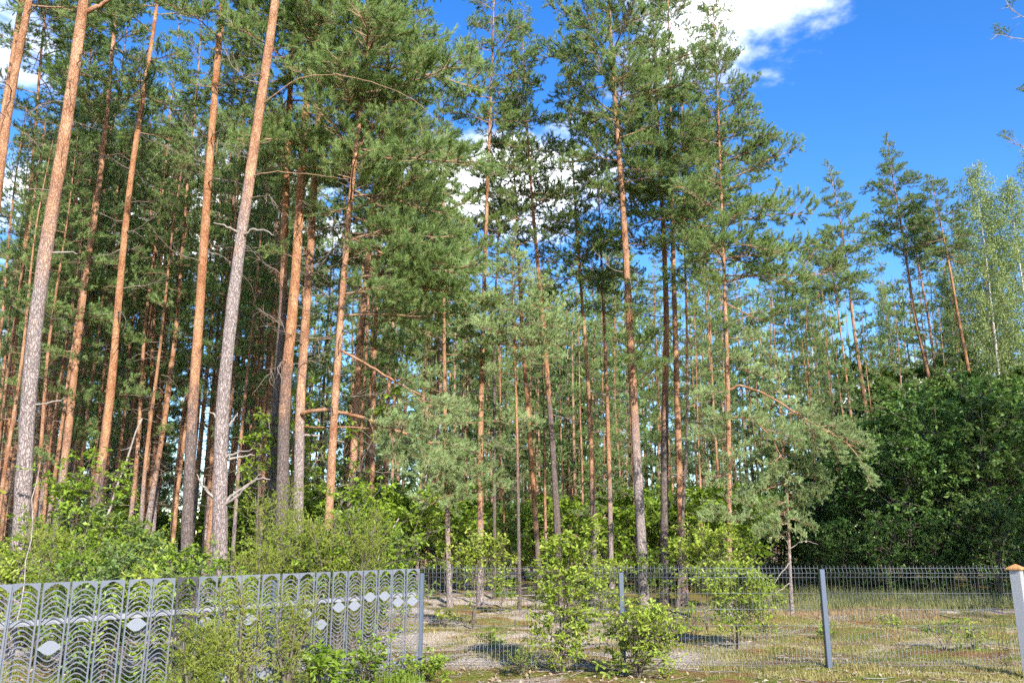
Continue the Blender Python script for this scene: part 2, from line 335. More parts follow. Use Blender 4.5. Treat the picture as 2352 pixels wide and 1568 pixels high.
def orient(p, tip, roll=0.):
    """matrix taking +X (length 2) onto p->tip"""
    d = tip - p; L = d.length; x = d.normalized(); z = Vector((0, 0, 1)); y = z.cross(x)
    if y.length < .05: y = Vector((0, 1, 0))
    y.normalize(); z = x.cross(y)
    R = Matrix((x, y, z)).transposed().to_4x4() @ Matrix.Rotation(roll, 4, 'X')
    return Matrix.Translation(p) @ R, L
class Pine:
    """a pine standing at depth Y whose trunk runs through the given picture points"""
    def __init__(s, label, pts, Y, w, H, bark_h=5., mat=None, seed=0, group=None, seg=14, name='pine_tree', top_u=None):
        s.rng = np.random.default_rng(1000+seed); rng = s.rng
        W3 = [at(u, v, Y) for u, v in pts]; W3.sort(key=lambda p: p.z)
        lo, nx = W3[0], W3[1]
        k = (lo.x-nx.x)/max(.3, nx.z-lo.z)
        base = Vector((lo.x + k*max(0, lo.z)*.8, Y, float(hz(lo.x, Y))-.03))
        zs = [base.z] + [p.z for p in W3 if p.z > base.z+.3]; xs = [base.x] + [p.x for p in W3 if p.z > base.z+.3]
        if H > zs[-1]+.2:
            sl = (xs[-1]-xs[-2])/(zs[-1]-zs[-2]); tx = xs[-1] + sl*.7*(H-zs[-1])
            zs.append(H); xs.append(tx)
        z = np.arange(base.z, H, .22); z = np.append(z, H)
        x = np.interp(z, zs, xs); ker = np.ones(9)/9; x2 = np.convolve(np.pad(x, 4, 'edge'), ker, 'valid'); x2[:3] = x[:3]; x = x2
        y = Y + .05*np.sin(z*.7+seed) + .09*np.sin(z*.27+seed*2); y -= y[0]-Y
        vref = pts[0][1]; dref = Y*math.cos(PITCH) + (max(.5, zv(vref, Y))-CAM_H)*math.sin(PITCH)
        zr = max(.6, lo.z); r0 = .9*w*dref/F/2/math.sqrt(1+((pts[0][0]-1176)/F)**2)/((1-min(zr, H*.8)/(H*1.04))**.85)
        r = r0*(1-(z-base.z)/(H*1.04))**.85*(1+.30*np.exp(-(z-base.z)/.22)) + .004
        r = r*(1+.02*np.sin(z*3.1+seed)+.015*np.sin(z*7.7))
        s.P = np.stack([x-base.x, y-base.y, z-base.z], 1); s.r = r; s.base = base; s.H = H-base.z; s.Y = Y
        mb = MB(); th = np.arange(seg)*2*math.pi/seg; kz = len(z)
        jit = 1 + .035*rng.normal(size=(kz, seg))
        V = s.P[:, None] + (r[:, None]*jit)[..., None]*np.stack([np.cos(th), np.sin(th), 0*th], 1)[None]
        i = np.arange(kz-1)[:, None]*seg; j = np.arange(seg)[None]; j2 = (j+1) % seg
        a, b, c, d = (i+j).ravel(), (i+j2).ravel(), (i+seg+j2).ravel(), (i+seg+j).ravel()
        mb.add(V, np.concatenate([np.stack([a, b, c], 1), np.stack([a, c, d], 1)]), 0, .5, True)
        s.root = thing(name, label, 'tree', base, group)
        s.trunk = obj('trunk', mb.mesh('trunk', [mat or M_bark]), s.root); s.trunk['bark_h'] = float(bark_h)
        s.crown = None; s.tone = float(rng.uniform(-.04, .30))
    def on(s, z):
        return Vector([float(np.interp(z, s.P[:, 2], s.P[:, k])) for k in range(3)])
    def bough(s, p, tip, pale=False, thick=1.):
        if s.crown is None: s.crown = obj('crown', None, s.root)
        M, L = orient(p, tip, s.rng.uniform(-.35, .35)); L *= .97
        me = (bough_pale_mesh if pale else bough_mesh)[int(s.rng.integers(5 if pale else NB))]
        k = L/2.; kk = max(.55, min(k, 1.5))                       # keep needle scale sane on long boughs
        bo = obj('bough', me, s.crown, M @ Matrix.Diagonal((k, (kk*.6+k*.4)*thick*(1 if s.rng.random() < .5 else -1), (kk*.6+k*.4)*thick, 1))); bo['tone'] = s.tone
    def auto(s, z0, R, n, z1=None, az_bias=None, pale=False, shape=.8, up=.5, lowfrac=.75):
        """crown between heights z0 and top with n boughs"""
        z1 = z1 or s.H-.1; rng = s.rng
        for i in range(n):
            f = (i+rng.random()*.9)/n; z = z0 + (z1-z0)*f
            az = i*2.4 + rng.uniform(-.5, .5)
            prof = (lowfrac + (1-lowfrac)*min(1, f/.25))*(1-f**1.6*shape)
            Lb = R*prof*rng.uniform(.65, 1.15)
            if az_bias: Lb *= 1 + az_bias[1]*math.cos(az-az_bias[0])
            pit = -.12 + up*f + rng.uniform(-.18, .22)
            Lb = max(.5, Lb); p = s.on(z)
            tip = p + Vector((math.cos(az)*math.cos(pit), math.sin(az)*math.cos(pit), math.sin(pit)))*Lb
            s.bough(p, tip, pale)
        p = s.on(s.H-.35); s.bough(p, p+Vector((rng.uniform(-.2, .2), rng.uniform(-.2, .2), 1.0)), pale); return s
    def to(s, u, v, dY=0., up=.25, pale=False, thick=1.):
        """a bough whose tip sits at this picture point, dY in front of (-) or behind the trunk"""
        tip = at(u, v, s.Y+dY) - s.base; h = math.hypot(tip.x - s.on(tip.z).x, dY)
        z = min(s.H-.2, max(.6, tip.z - up*h)); s.bough(s.on(z), tip, pale, thick); return s
    def dead(s, n, z0, z1, L=1.):
        for i in range(n):
            z = z0 + (z1-z0)*s.rng.random(); az = s.rng.uniform(0, 6.28); p = s.on(z); pit = s.rng.uniform(-.35, .3)
            tip = p + Vector((math.cos(az)*math.cos(pit), math.sin(az)*math.cos(pit), math.sin(pit)))
            M, _ = orient(p, tip, s.rng.uniform(0, 6.28)); k = L*s.rng.uniform(.35, 1.2)
            obj('dead_branch', dead_mesh[int(s.rng.integers(6))], s.trunk, M @ Matrix.Scale(k, 4))
        return s
    def limb(s, pts, r0, r1, name='limb', mat=None, n=5):
        """bare limb through picture points (u, v, dY); starts on the trunk"""
        W3 = [at(u, v, s.Y+dy) - s.base for u, v, dy in pts]
        W3[0] = s.on(W3[0].z); t = np.linspace(0, len(W3)-1, 4*len(W3)); A = np.array([list(p) for p in W3])
        C = np.stack([np.interp(t, np.arange(len(W3)), A[:, k]) for k in range(3)], 1)
        C[1:-1] = (C[:-2]+2*C[1:-1]+C[2:])/4; C += s.rng.normal(size=C.shape)*.008
        mb = MB(); mb.tube(C, np.linspace(r0, r1, len(C)), n, 0); o = obj(name, mb.mesh(name, [mat or M_bark]), s.trunk); o['bark_h'] = 0. if mat is None else 0.
        return [Vector(c) for c in C]
    def along(s, C, n, L, pale=False, f0=.35):
        """boughs growing from a bare limb"""
        for i in range(n):
            f = f0 + (1-f0)*(i+.5)/n; k = min(len(C)-2, int(f*(len(C)-1))); p = C[k]; d = (C[k+1]-C[k]).normalized()
            q = (d + Vector(s.rng.normal(size=3))*.55 + Vector((0, 0, .15))).normalized()
            s.bough(p, p + q*L*s.rng.uniform(.7, 1.2), pale)
        return s

# ------------------------------------------------------------------ the pines one can tell apart
S = [0]
def pine(label, pts, Y, w, H, bark_h=5., mat=None, **k):
    S[0] += 1; return Pine(label, pts, Y, w, H, bark_h, mat, S[0], **k)
DK = M_bark_dark
# -- stout pines behind the patterned steel fence
p = pine('stout leaning pine with grey lower bark at the near end of the patterned steel fence', [(45,1300),(60,1100),(85,840),(118,600),(150,400),(185,150),(206,0)], 13.2, 47, 25, 6.2, seg=20)
p.auto(13, 2.2, 16).dead(8, 5, 12, .8); p.limb([(206,45,0),(235,10,-.1),(262,-12,-.2)], .05, .03); p.limb([(140,590,0),(160,578,-.1),(178,582,-.2)], .02, .008, 'branch_stub', M_dead)
p.limb([(120,1085-150,0),(142,935-15,-.1),(148,912,-.1)], .015, .006, 'branch_stub', M_dead)
p = pine('tall straight pine with pale grey trunk, bare stubs and a forked dead branch low down', [(509,1230),(511,1000),(527,800),(550,560),(585,300),(631,0)], 14.6, 38, 25, 7.7, seg=20)
p.auto(12.6, 2.2, 16).dead(7, 7, 12, 1.1)
for a in ([(545,540,0),(525,520,-.15),(490,512,-.3)], [(555,545,0),(580,525,-.15),(612,530,-.3),(628,540,-.4)], [(508,985,0),(492,950,-.15),(470,945,-.25)],
          [(515,1055,0),(545,1040,-.2),(578,1032,-.4)], [(520,1060,0),(555,1048,.2),(585,1045,.3)], [(505,1165,0),(480,1130,-.15),(458,1105,-.3),(452,1090,-.3)],
          [(500,1160,0),(468,1118,-.2),(470,1098,-.3)], [(517,1165,0),(545,1140,-.2),(575,1110,-.3),(600,1088,-.4)], [(518,1163,0),(550,1125,-.1),(592,1098,-.1),(622,1100,-.1)],
          [(520,1000,0),(535,965,.1),(545,950,.1)], [(580,400,0),(640,392,-.2),(720,402,-.4),(800,412,-.5)], [(600,240,0),(680,180,-.2),(760,168,-.4),(850,188,-.5),(940,220,-.6),(1010,280,-.7)]):
    thin = a[0][1] < 420; p.limb(a, .014 if thin else .03, .004 if thin else .008, 'dead_branch', M_twig if thin else M_dead)
p = pine('slim straight pine, bark dark below and glowing orange above, beside the pale grey trunk', [(430,1240),(437,1000),(446,800),(466,500),(490,250),(512,0)], 16.5, 30, 24, 4.4, DK, seg=16)
p.auto(11, 1.9, 20).dead(12, 7, 11, 1.2)
p.to(400,360,-.4).to(560,170,.2).to(420,200,.4).to(600,120,0)
p = pine('brown pine with evenly dark upper stem and grey foot, shaded along one side', [(213,1225),(236,1050),(255,900),(275,700),(310,400),(348,120)], 19.5, 25, 22, 3.2, DK, seg=14)
p.auto(11.5, 2.0, 24).dead(14, 7, 12, 1.3)
p = pine('orange pine growing just behind the stout leaning one', [(105,1060),(128,800),(150,600),(180,340),(200,150)], 24, 15, 23, 3, seg=12); p.auto(13, 2.2, 30).dead(10, 8, 13)
p = pine('evenly orange pine between the stout leaning trunk and the dark brown one', [(148,1010),(172,800),(196,600),(240,280),(268,30)], 21, 21, 23, 3.2, seg=12); p.auto(12, 2.3, 36).dead(10, 8, 12)
p = pine('thin orange pine whose stem leans into the one next to it', [(185,1010),(200,850),(222,650),(250,420)], 27, 12, 22, 3, seg=10); p.auto(12.5, 2.1, 32).dead(8, 8, 12)
p = pine('orange pine leaning strongly over low oak leaves, forked near its foot', [(345,1190),(385,960),(405,760),(430,430)], 26, 15, 21, 3.5, seg=10); p.auto(11.5, 2.1, 34).dead(10, 7, 12)
p = pine('bright orange thin pine rising behind the pale grey trunk', [(482,1100),(503,800),(531,500),(566,180)], 27, 13, 23, 2.8, seg=10); p.auto(13, 2., 30).dead(8, 8, 13)
p = pine('thick orange pine at the picture edge, crowded by two thinner stems', [(-5,480),(18,330),(42,200),(78,0)], 15.5, 25, 24, 3, seg=14); p.auto(12.5, 2.3, 30).dead(9, 7, 12.5)
p = pine('yellowish orange pine tightly beside the thick edge one', [(-12,420),(5,280),(20,150),(42,-20)], 17, 19, 23, 3, seg=12); p.auto(13, 2.3, 28).dead(7, 7, 12)
p = pine('narrow reddish pine squeezed behind the thick edge one', [(18,900),(45,600),(68,330),(95,90)], 22, 13, 23, 3, DK, seg=10); p.auto(13, 2.2, 30).dead(8, 7, 12)
p = pine('slender pine with a sandy pale foot beside the leaning orange one', [(310,1120),(330,900),(352,700),(372,480)], 29, 12, 22, 3, seg=10); p.auto(13, 2.1, 30).dead(8, 8, 12)
# -- the clump above the juniper
p = pine('massive pine of the clump above the juniper, lower bark dark, upper bark orange', [(652,1140),(660,900),(680,700),(692,450),(708,200),(738,0)], 17, 31, 22, 4.6, DK, seg=18)
p.auto(9.5, 2.7, 46).dead(12, 5, 9, 1.2)
for t in ((600,560,-.5),(630,330,-.6),(740,330,-.9),(760,160,-.8),(655,120,-.8),(790,60,-.6),(690,40,-1)): p.to(*t)
p = pine('second pine of the clump above the juniper, touching the massive one', [(687,1150),(690,900),(701,700),(716,450),(732,200),(752,40)], 17.3, 26, 21, 4.4, seg=16)
p.auto(9.5, 2.5, 40).dead(12, 5, 9, 1.3)
C = p.limb([(688,955,0),(700,945,-.2),(745,942,-.4),(800,950,-.6),(860,968,-.7),(930,995,-.8),(1000,1022,-.9)], .055, .022)
p.along(C, 7, 1.2, True, .55)
C2 = p.limb([(860,968,-.7),(900,985,-.8),(940,1020,-.9)], .02, .01); p.along(C2, 4, .9, True, .5)
p.limb([(690,1000,0),(730,1000,.2),(790,1015,.3)], .03, .012, 'dead_branch', M_dead)
p = pine('dark grey pine half hidden behind the massive one of the clump', [(628,1080),(634,900),(648,700),(655,520)], 18, 25, 21, 7, DK, seg=14); p.auto(10, 2.4, 34).dead(10, 5, 10, 1.2)
p = pine('bare bright orange pine standing in front of the juniper clump', [(757,1170),(770,900),(786,700),(806,480),(832,240),(850,90)], 16.5, 21, 18.5, .3, seg=16)
p.dead(10, 4, 8, 1.1).auto(8.2, 3.0, 46, az_bias=(-.4, .28))
for t in ((960,120,-.8),(1000,210,-.6),(1040,330,-.4),(1060,420,-.3),(1070,520,-.2),(1010,600,-.6),(1080,640,-.3),(940,500,-1),(900,380,-1.1),(980,430,-.9),(960,300,-1),(1000,60,-.7),(900,60,-1),(870,560,-.9),(930,640,-.9),(1030,690,-.4),(1130,610,-.2),(1020,540,.5),(900,250,-1)): p.to(*t, up=.1)
C = p.limb([(822,545,0),(860,572,-.3),(905,598,-.5),(950,612,-.6)], .035, .012); p.along(C, 5, 1.2)
C = p.limb([(795,800,0),(850,840,-.4),(900,872,-.5),(970,910,-.6),(1010,930,-.6)], .03, .01); p.along(C, 5, 1.0, True, .5)
p.limb([(815,350,0),(860,290,-.3),(880,260,-.3)], .05, .03)
p = pine('tan barked pine beside the bare orange one, wrapped by fallen limbs', [(803,1170),(820,860),(842,600),(862,400),(880,200)], 19.5, 20, 20, 2.8, seg=14); p.auto(8.5, 2.7, 44).dead(16, 3, 8.5, 1.3)
for t in ((900,690,-.5),(960,760,-.5),(930,820,-.4),(990,700,-.3),(880,780,.3)): p.to(*t)
p = pine('thin reddish pine between the tan one and the clearing', [(853,1090),(860,800),(872,540),(884,350)], 23, 13, 19, 1.5, seg=10); p.auto(8.5, 2.3, 40).dead(16, 4, 8.5, 1.3)
# -- behind the corner of the two fences
p = pine('small pine with two-tone bark and clear foot behind the corner of the fences', [(1033,1392),(1028,1200),(1024,1000),(1021,750)], 22, 13, 14.5, 2.2, seg=12); p.auto(6.4, 2.0, 40).dead(14, 2, 6.5, 1.1)
for t in ((960,760,-.5),(1090,720,-.5),(950,880,-.4),(1100,820,.2)): p.to(*t)
p = pine('very thin reddish pine next to the two-tone one', [(1006,1180),(1005,900),(1008,650)], 30, 9, 17, 2, seg=9); p.auto(8, 2., 34).dead(10, 4, 8)
p = pine('rust orange pine veiled by pale needles behind the mesh fence', [(1103,1330),(1103,1000),(1110,700),(1121,400),(1132,100)], 22, 17, 19.2, 1.6, seg=14); p.auto(11.2, 2.0, 44, lowfrac=.5).dead(16, 5, 11, 1.1)
for t in ((1010,960,-1.2),(1180,1010,-1.0),(950,1090,-1.5),(1020,1130,-1.6),(1080,1060,-1.6),(1160,1090,-1.4),(900,1050,-1.3),(1230,960,-1.0),(1000,1030,-1.7),(930,1130,-1.5)): p.to(*t, up=-.05, pale=True)
p = pine('thin blackish pine beside the veiled rust orange one', [(1136,1290),(1135,1000),(1137,700),(1148,480)], 25, 9, 15, 9, DK, seg=9); p.auto(10.5, 1.6, 30).dead(16, 3, 11, 1.1)
p = pine('short scaly pine with clear grey foot and a crown of pale low boughs', [(1194,1402),(1191,1200),(1187,950),(1181,780)], 21, 9, 9.3, 3.6, DK, seg=10)
p.auto(6.6, 1.9, 26, pale=True).dead(12, 2, 6.5, .9)
for t in ((1090,760,-.6),(1130,720,-.6),(1260,740,-.5),(1300,790,-.3),(1200,740,-.9),(1330,760,0),(1240,800,-.8),(1120,830,-.6)): p.to(*t, pale=True)
p = pine('pine bowed to one side with dark plated bark beyond the tall oak sapling', [(1287,1340),(1272,1050),(1256,850),(1244,690),(1229,540),(1213,330)], 23, 18, 17.3, 5.5, DK, seg=14); p.auto(9.6, 2.1, 46, lowfrac=.55).dead(18, 4, 10, 1.2)
p = pine('brown pine leaning beside the bowed one', [(1237,1300),(1222,1080),(1206,860),(1199,760)], 27, 14, 17.5, 2.2, DK, seg=10); p.auto(11, 1.7, 34).dead(10, 4, 11)
p = pine('orange pine with a long arched dead branch beyond the tall oak sapling', [(1366,1330),(1356,1010),(1346,800),(1330,600),(1318,420)], 24.5, 14, 16.8, 2.6, seg=12); p.auto(8.6, 1.9, 46, lowfrac=.6).dead(16, 3, 8.5, 1.2)
p.limb([(1360,900,0),(1385,905,-.2),(1420,912,-.3),(1455,945,-.4)], .03, .01, 'dead_branch', M_dead)
p = pine('reddish slim pine just beyond the mesh fence post', [(1403,1260),(1398,1000),(1392,800),(1384,650)], 28, 13, 17, 3, seg=10); p.auto(9.5, 1.9, 34).dead(12, 4, 9)
# -- the tall group before the clearing
p = pine('tall flaking pine, grey foot and orange stem, most upright of the open group', [(1474,1260),(1460,1000),(1446,750),(1430,500),(1412,250),(1397,0)], 20.5, 25, 20.5, 4.2, seg=16)
p.auto(10.8, 2.7, 56, lowfrac=.6).dead(18, 5, 11, 1.3)
for t in ((1290,120,-.6),(1310,230,-.6),(1330,320,-.4),(1520,180,-.6),(1545,60,-.5),(1330,40,-.5),(1500,320,-.6),(1350,430,-.5),(1460,640,-.8),(1520,760,-1),(1540,830,-1.2),(1400,760,-.8),(1480,800,-1.2),(1440,700,-1)): p.to(*t)
p = pine('deep brown shaded pine of the open group', [(1526,1240),(1528,900),(1531,740),(1524,500),(1514,300)], 23, 21, 19, 5.2, DK, seg=14); p.auto(10, 2.5, 48).dead(14, 4, 10, 1.2)
p = pine('blazing orange pine touching the deep brown shaded one', [(1566,1190),(1557,900),(1551,700),(1546,420)], 22.4, 18, 18.8, .5, seg=14); p.auto(10, 2.6, 48).dead(14, 4, 10, 1.2)
for t in ((1610,240,-.5),(1640,330,-.4),(1600,130,-.4),(1590,480,-.8)): p.to(*t)
p = pine('thin dark stemmed pine with clear foot in front of the orange pair', [(1557,1402),(1563,1290),(1570,1160),(1578,980),(1574,700)], 21, 9, 13.5, 5, DK, seg=10); p.auto(8.5, 1.6, 30).dead(14, 3, 9)
p = pine('reddish slender pine beside the orange pair, with low sweeping pale boughs', [(1674,1300),(1669,1000),(1665,800),(1659,550),(1653,380),(1644,150)], 18.5, 14, 14.9, 1.2, seg=14)
p.auto(7.6, 1.9, 54, az_bias=(-.2, .1), lowfrac=.9, shape=.85).dead(16, 2, 8, 1.2)
for t in ((1720,170,-.3),(1750,260,-.2),(1790,345,-.1),(1760,400,-.4),(1700,260,-.5),(1865,480,.3),(1760,520,-.5),(1800,560,-.2),(1850,560,.4),(1740,620,-.6),(1560,540,-.6),(1590,640,-.7),(1720,470,-.8),(1690,120,-.3),(1600,380,-.6)): p.to(*t)
for t in ((1600,900,-.7),(1590,1000,-.8),(1630,1090,-.9),(1720,1150,-.9),(1600,1180,-.7),(1760,960,-.6),(1790,850,-.4),(1720,820,-.8),(1700,1050,-1),(1640,960,-1),(1760,780,-.3),(1680,1190,-.9)): p.to(*t, up=-.1, pale=True)
C = p.limb([(1668,900,0),(1700,882,-.3),(1760,905,-.5),(1830,950,-.6),(1900,990,-.6),(1960,1025,-.6)], .03, .010); p.along(C, 7, .95, True, .5)
for t in ((2010,1015,-.6),(1960,1060,-.6),(1900,940,-.5)):
    p.bough(C[-7], at(t[0], t[1], p.Y+t[2])-p.base, True)
C = p.limb([(1668,960,0),(1730,965,-.3),(1770,1000,-.4),(1800,1060,-.5)], .022, .008); p.along(C, 5, .8, True, .5)
C = p.limb([(1660,650,0),(1740,630,-.2),(1830,632,-.3),(1900,630,-.3)], .025, .01); p.along(C, 5, .9, False, .5)
C = p.limb([(1664,700,0),(1710,720,-.3),(1760,740,-.4)], .022, .01); p.along(C, 4, .9, False, .5)
p = pine('young crooked pine with a bare pale stem standing in the grass clearing', [(1820,1418),(1812,1280),(1808,1140),(1800,1000)], 19.2, 8.5, 5.5, 2.0, seg=10)
p.auto(3.6, 1.1, 16, pale=True, up=.35)
for t in ((1700,1110,-.4),(1900,1060,-.2),(1890,1130,-.3),(1880,1190,-.2),(1730,1200,-.5),(1850,1010,-.3),(1760,1060,-.4),(1790,1170,-.6),(1905,1105,.1),(1740,1150,-.3),(1830,1080,-.5),(1860,1140,.4),(1780,1110,.5),(1850,1210,-.3),(1830,1160,.6),(1920,1080,-.2),(1770,1020,.2),(1750,1230,.2)): p.to(*t, up=0, pale=True, thick=1.25)
for a in ([(1812,1290,0),(1790,1320,-.2),(1775,1350,-.3),(1768,1378,-.3)], [(1810,1250,0),(1785,1215,-.1),(1770,1225,-.1)], [(1812,1335,0),(1785,1362,-.2),(1765,1352,-.2)], [(1810,1262,0),(1845,1240,.1),(1880,1250,.2)]):
    p.limb(a, .012, .004, 'dead_branch', M_dead)
p = pine('near pine beyond the wood-capped pillar, only twigs of its outer branches in view', [(2620,1200),(2600,800),(2570,400),(2540,0)], 15, 22, 19, 4, DK, seg=12)
p.auto(9.5, 1.3, 30)
for a in ([(2540,150,0),(2420,110,-.2),(2340,88,-.3),(2278,78,-.4)], [(2540,60,0),(2400,60,-.2),(2330,30,-.3),(2312,10,-.3)], [(2560,430,0),(2400,370,-.2),(2345,335,-.3),(2310,325,-.3)], [(2550,260,0),(2400,225,-.2),(2338,205,-.3)]):
    C = p.limb(a, .016, .003, 'dead_branch', M_dead)
    for q in range(7):
        k = len(C)-2-q; d = (C[k+1]-C[k]).normalized() + Vector(p.rng.normal(size=3))*.5; e = C[k] + d.normalized()*p.rng.uniform(.12, .3)
        mbq = MB(); mbq.tube([list(C[k]), list((C[k]+e)/2+Vector(p.rng.normal(size=3))*.02), list(e)], [.005, .004, .002], 3, 0); obj('dead_branch', mbq.mesh('dead_branch', [M_dead]), p.trunk)
    M, L = orient(C[-5], C[-1] + Vector((.1, 0, .05)), 0); p.crown and obj('bough', bough_mesh[int(p.rng.integers(NB))], p.crown, M @ Matrix.Scale(.22, 4))
# -- beyond the clearing
FG = 'tall far pines beyond the clearing'
p = pine('tall far pine with a ragged pointed crown topping the dark thicket', [(2135,880),(2102,720),(2078,560),(2052,400),(2040,330)], 43, 11, zv(325, 43), 3, seg=10); p.auto(zv(560, 43), 2.6, 46, shape=.95).dead(10, 10, 15, 1.5)
p.to(1995,510,0).to(2000,560,.3).to(2090,420,0)
p = pine('narrow spire-crowned far pine nearest the young crooked one', [(1985,890),(1966,750),(1950,620),(1930,500),(1908,395)], 40, 10, zv(392, 40), 3, seg=10); p.auto(zv(640, 40), 2.1, 46, shape=.9)
p = pine('far pine with its brown stem bent beside the birches', [(2228,870),(2196,720),(2166,560),(2142,430)], 41, 10, zv(415, 41), 4, DK, seg=10); p.auto(zv(600, 41), 2.4, 36).dead(8, 9, 14, 1.5)
p = pine('slim far pine with light stem right beside the ragged pointed one', [(2148,870),(2128,720),(2108,600),(2090,470)], 45, 8, zv(460, 45), 2, seg=9); p.auto(zv(620, 45), 2., 30)
p = pine('far pine with a very long bare stem before the dark thicket', [(1962,1000),(1945,850),(1930,740),(1910,600)], 38, 8, zv(560, 38), 2, seg=9); p.auto(zv(690, 38), 2.0, 34)

# ------------------------------------------------------------------ pines deep in the wood (copies)
def bg_crown(seed, H=20., z0=11., R=2.1, n=34, z_low=None):
    rng = np.random.default_rng(seed); mb = MB()
    for i in range(n):
        f = ((i+rng.random()*.9)/n)**(.62 if z0 > 4 else 1.); z = z0 + (H-.4-z0)*f; az = i*2.4 + rng.uniform(-.6, .6)
        L = max(.5, R*(.7+.3*min(1, f/.25))*(1-.8*f**1.6)*rng.uniform(.6, 1.2)); pit = -.12 + .5*f + rng.uniform(-.2, .2)
        pp = Vector((0, 0, z)); M, _ = orient(pp, pp + Vector((math.cos(az)*math.cos(pit), math.sin(az)*math.cos(pit), math.sin(pit))))
        k = L/2; kk = max(.6, k); mb.merge(bough_far[int(rng.integers(5))], M @ Matrix.Diagonal((k, kk, kk, 1)))
    return mb.mesh('crown', [M_twig, M_needle])
def bg_trunk(seed, H=20.):
    rng = np.random.default_rng(seed); mb = MB(); z = np.linspace(0, H, 40)
    x = .10*np.sin(z*.25+seed) + .05*np.sin(z*.6+seed*3); x -= x[0]; r = .085*(1-z/(H*1.03))**.75*(1+.3*np.exp(-z/.25)) + .004
    mb.tube(np.stack([x, 0*z, z], 1), r, 9, 0)
    return mb.mesh('trunk', [M_bark])
def bg_dead(seed):
    rng = np.random.default_rng(seed); mb = MB()
    for i in range(26):
        z = rng.uniform(3, 11); az = rng.uniform(0, 6.28); d = np.array([math.cos(az), math.sin(az), rng.uniform(-.4, .3)])
        mb.tube(curve((0, 0, z), d, rng.uniform(.4, 1.5), 5, rng, .15, -.03), np.linspace(.014, .005, 6), 3, 0, cap=False)
    return mb.mesh('dead_branches', [M_deadtwig])
BC = [bg_crown(300+i, 20, (5.2, 9.5, 7., 6.)[i], 2.0+.15*(i % 2), 30) for i in range(4)]
BT = [bg_trunk(320+i) for i in range(4)]; BD = [bg_dead(340+i) for i in range(3)]
rb = random.Random(7)
def sil(u):                                            # how high the far wood may reach in the picture
    return float(np.interp(u, [-200, 0, 300, 600, 900, 1040, 1120, 1330, 1450, 1700, 1790, 1840, 1900, 2000, 2060, 2200, 2400, 2600],
                              [150, 170, 180, 200, 260, 420, 600, 600, 520, 480, 520, 560, 600, 640, 560, 520, 480, 480]))
def bg_pine(X, Y, H, label, group, lean=None):
    root = thing('pine_tree', label, 'tree', (X, Y, -.05), group, rb.uniform(0, 6.28))
    root.rotation_euler = (rb.gauss(0, .012), rb.gauss(0, .012) if lean is None else lean, root.rotation_euler.z)
    k = H/20; root.scale = (k*rb.uniform(.85, 1.15),)*2 + (k,)
    t = obj('trunk', rb.choice(BT), root); t['bark_h'] = rb.uniform(1, 4.5); tag(obj('dead_twigs', rb.choice(BD), root), kind='stuff'); obj('crown', rb.choice(BC), root)
    return root
ZONES = [(-300, 100, 'behind the stout leaning pine'), (100, 210, 'between the stout leaning and brown pines'), (210, 330, 'behind the brown grey-footed pine'), (330, 440, 'behind the strongly leaning orange pine'),
         (440, 560, 'behind the pale grey trunk with stubs'), (560, 720, 'behind the massive clumped pines'), (720, 900, 'behind the bare bright orange pine'), (900, 1060, 'behind the fence corner pine'),
         (1060, 1160, 'behind the veiled rust orange pine'), (1160, 1300, 'behind the bowed dark pine'), (1300, 1420, 'behind the pine with arched dead branch'), (1420, 1500, 'behind the tall flaking pine'),
         (1500, 1620, 'behind the blazing orange pine'), (1620, 1760, 'behind the reddish sweeping-boughed pine'), (1760, 1880, 'behind the young crooked pine'), (1880, 2060, 'behind the spire-crowned far pine'), (2060, 2800, 'behind the dark thicket')]
def zone(u): return next(z for a, b, z in ZONES if a <= u < b)
placed = []
def scatter(n, u0, u1, Y0, Y1, label, group, mind=1.0):
    c = t = 0
    while c < n and t < n*40:
        t += 1; u = rb.uniform(u0, u1); Y = Y0 + (Y1-Y0)*rb.random()**1.2; X = at(u, 1240, Y).x
        if any((X-a)**2 + (Y-b)**2 < mind**2 for a, b in placed): continue
        H = min(24., zv(sil(u) + rb.uniform(0, 170), Y))
        if H < 11: continue
        placed.append((X, Y)); foot = rb.random() < .5; rt = bg_pine(X, Y, H, label + (', orange footed, ' if foot else ', grey footed, ') + zone(u), group + ', ' + zone(u) + (', orange footed' if foot else ', grey footed')); c += 1
        rt.children[0]['bark_h'] = rb.uniform(-3, .2) if foot else rb.uniform(3., 5.5)
scatter(90, -30, 620, 22.5, 48, 'thin pine of the dense stand', 'dense pine stand behind the patterned fence')
scatter(10, -70, 110, 18.5, 30, 'thin pine of the crowded stand end', 'crowded stand end', .8)
scatter(24, 600, 1000, 27, 62, 'thin deep-wood pine', 'pines deep behind the juniper clump')
scatter(42, 1000, 1640, 30, 70, 'slender deep-wood pine', 'pines deep behind the mesh fence')
scatter(24, 1640, 2060, 32, 66, 'thin pine of the clearing edge', 'pines behind the grass clearing', 1.4)
scatter(18, 2040, 2420, 43, 62, 'thin pine among birches', 'pines among the birches', 1.6)
YC = [bg_crown(360+i, 10, 1.6, 1.9, 34) for i in range(3)]
def young_pine(X, Y, H, label, group):
    root = thing('pine_tree', label, 'tree', (X, Y, -.05), group, rb.uniform(0, 6.28)); k = H/10; root.scale = (k*rb.uniform(.8, 1.15),)*2 + (k,)
    t = obj('trunk', rb.choice(BT), root, Matrix.Diagonal((.7, .7, .5, 1))); t['bark_h'] = 3.; obj('crown', rb.choice(YC), root)
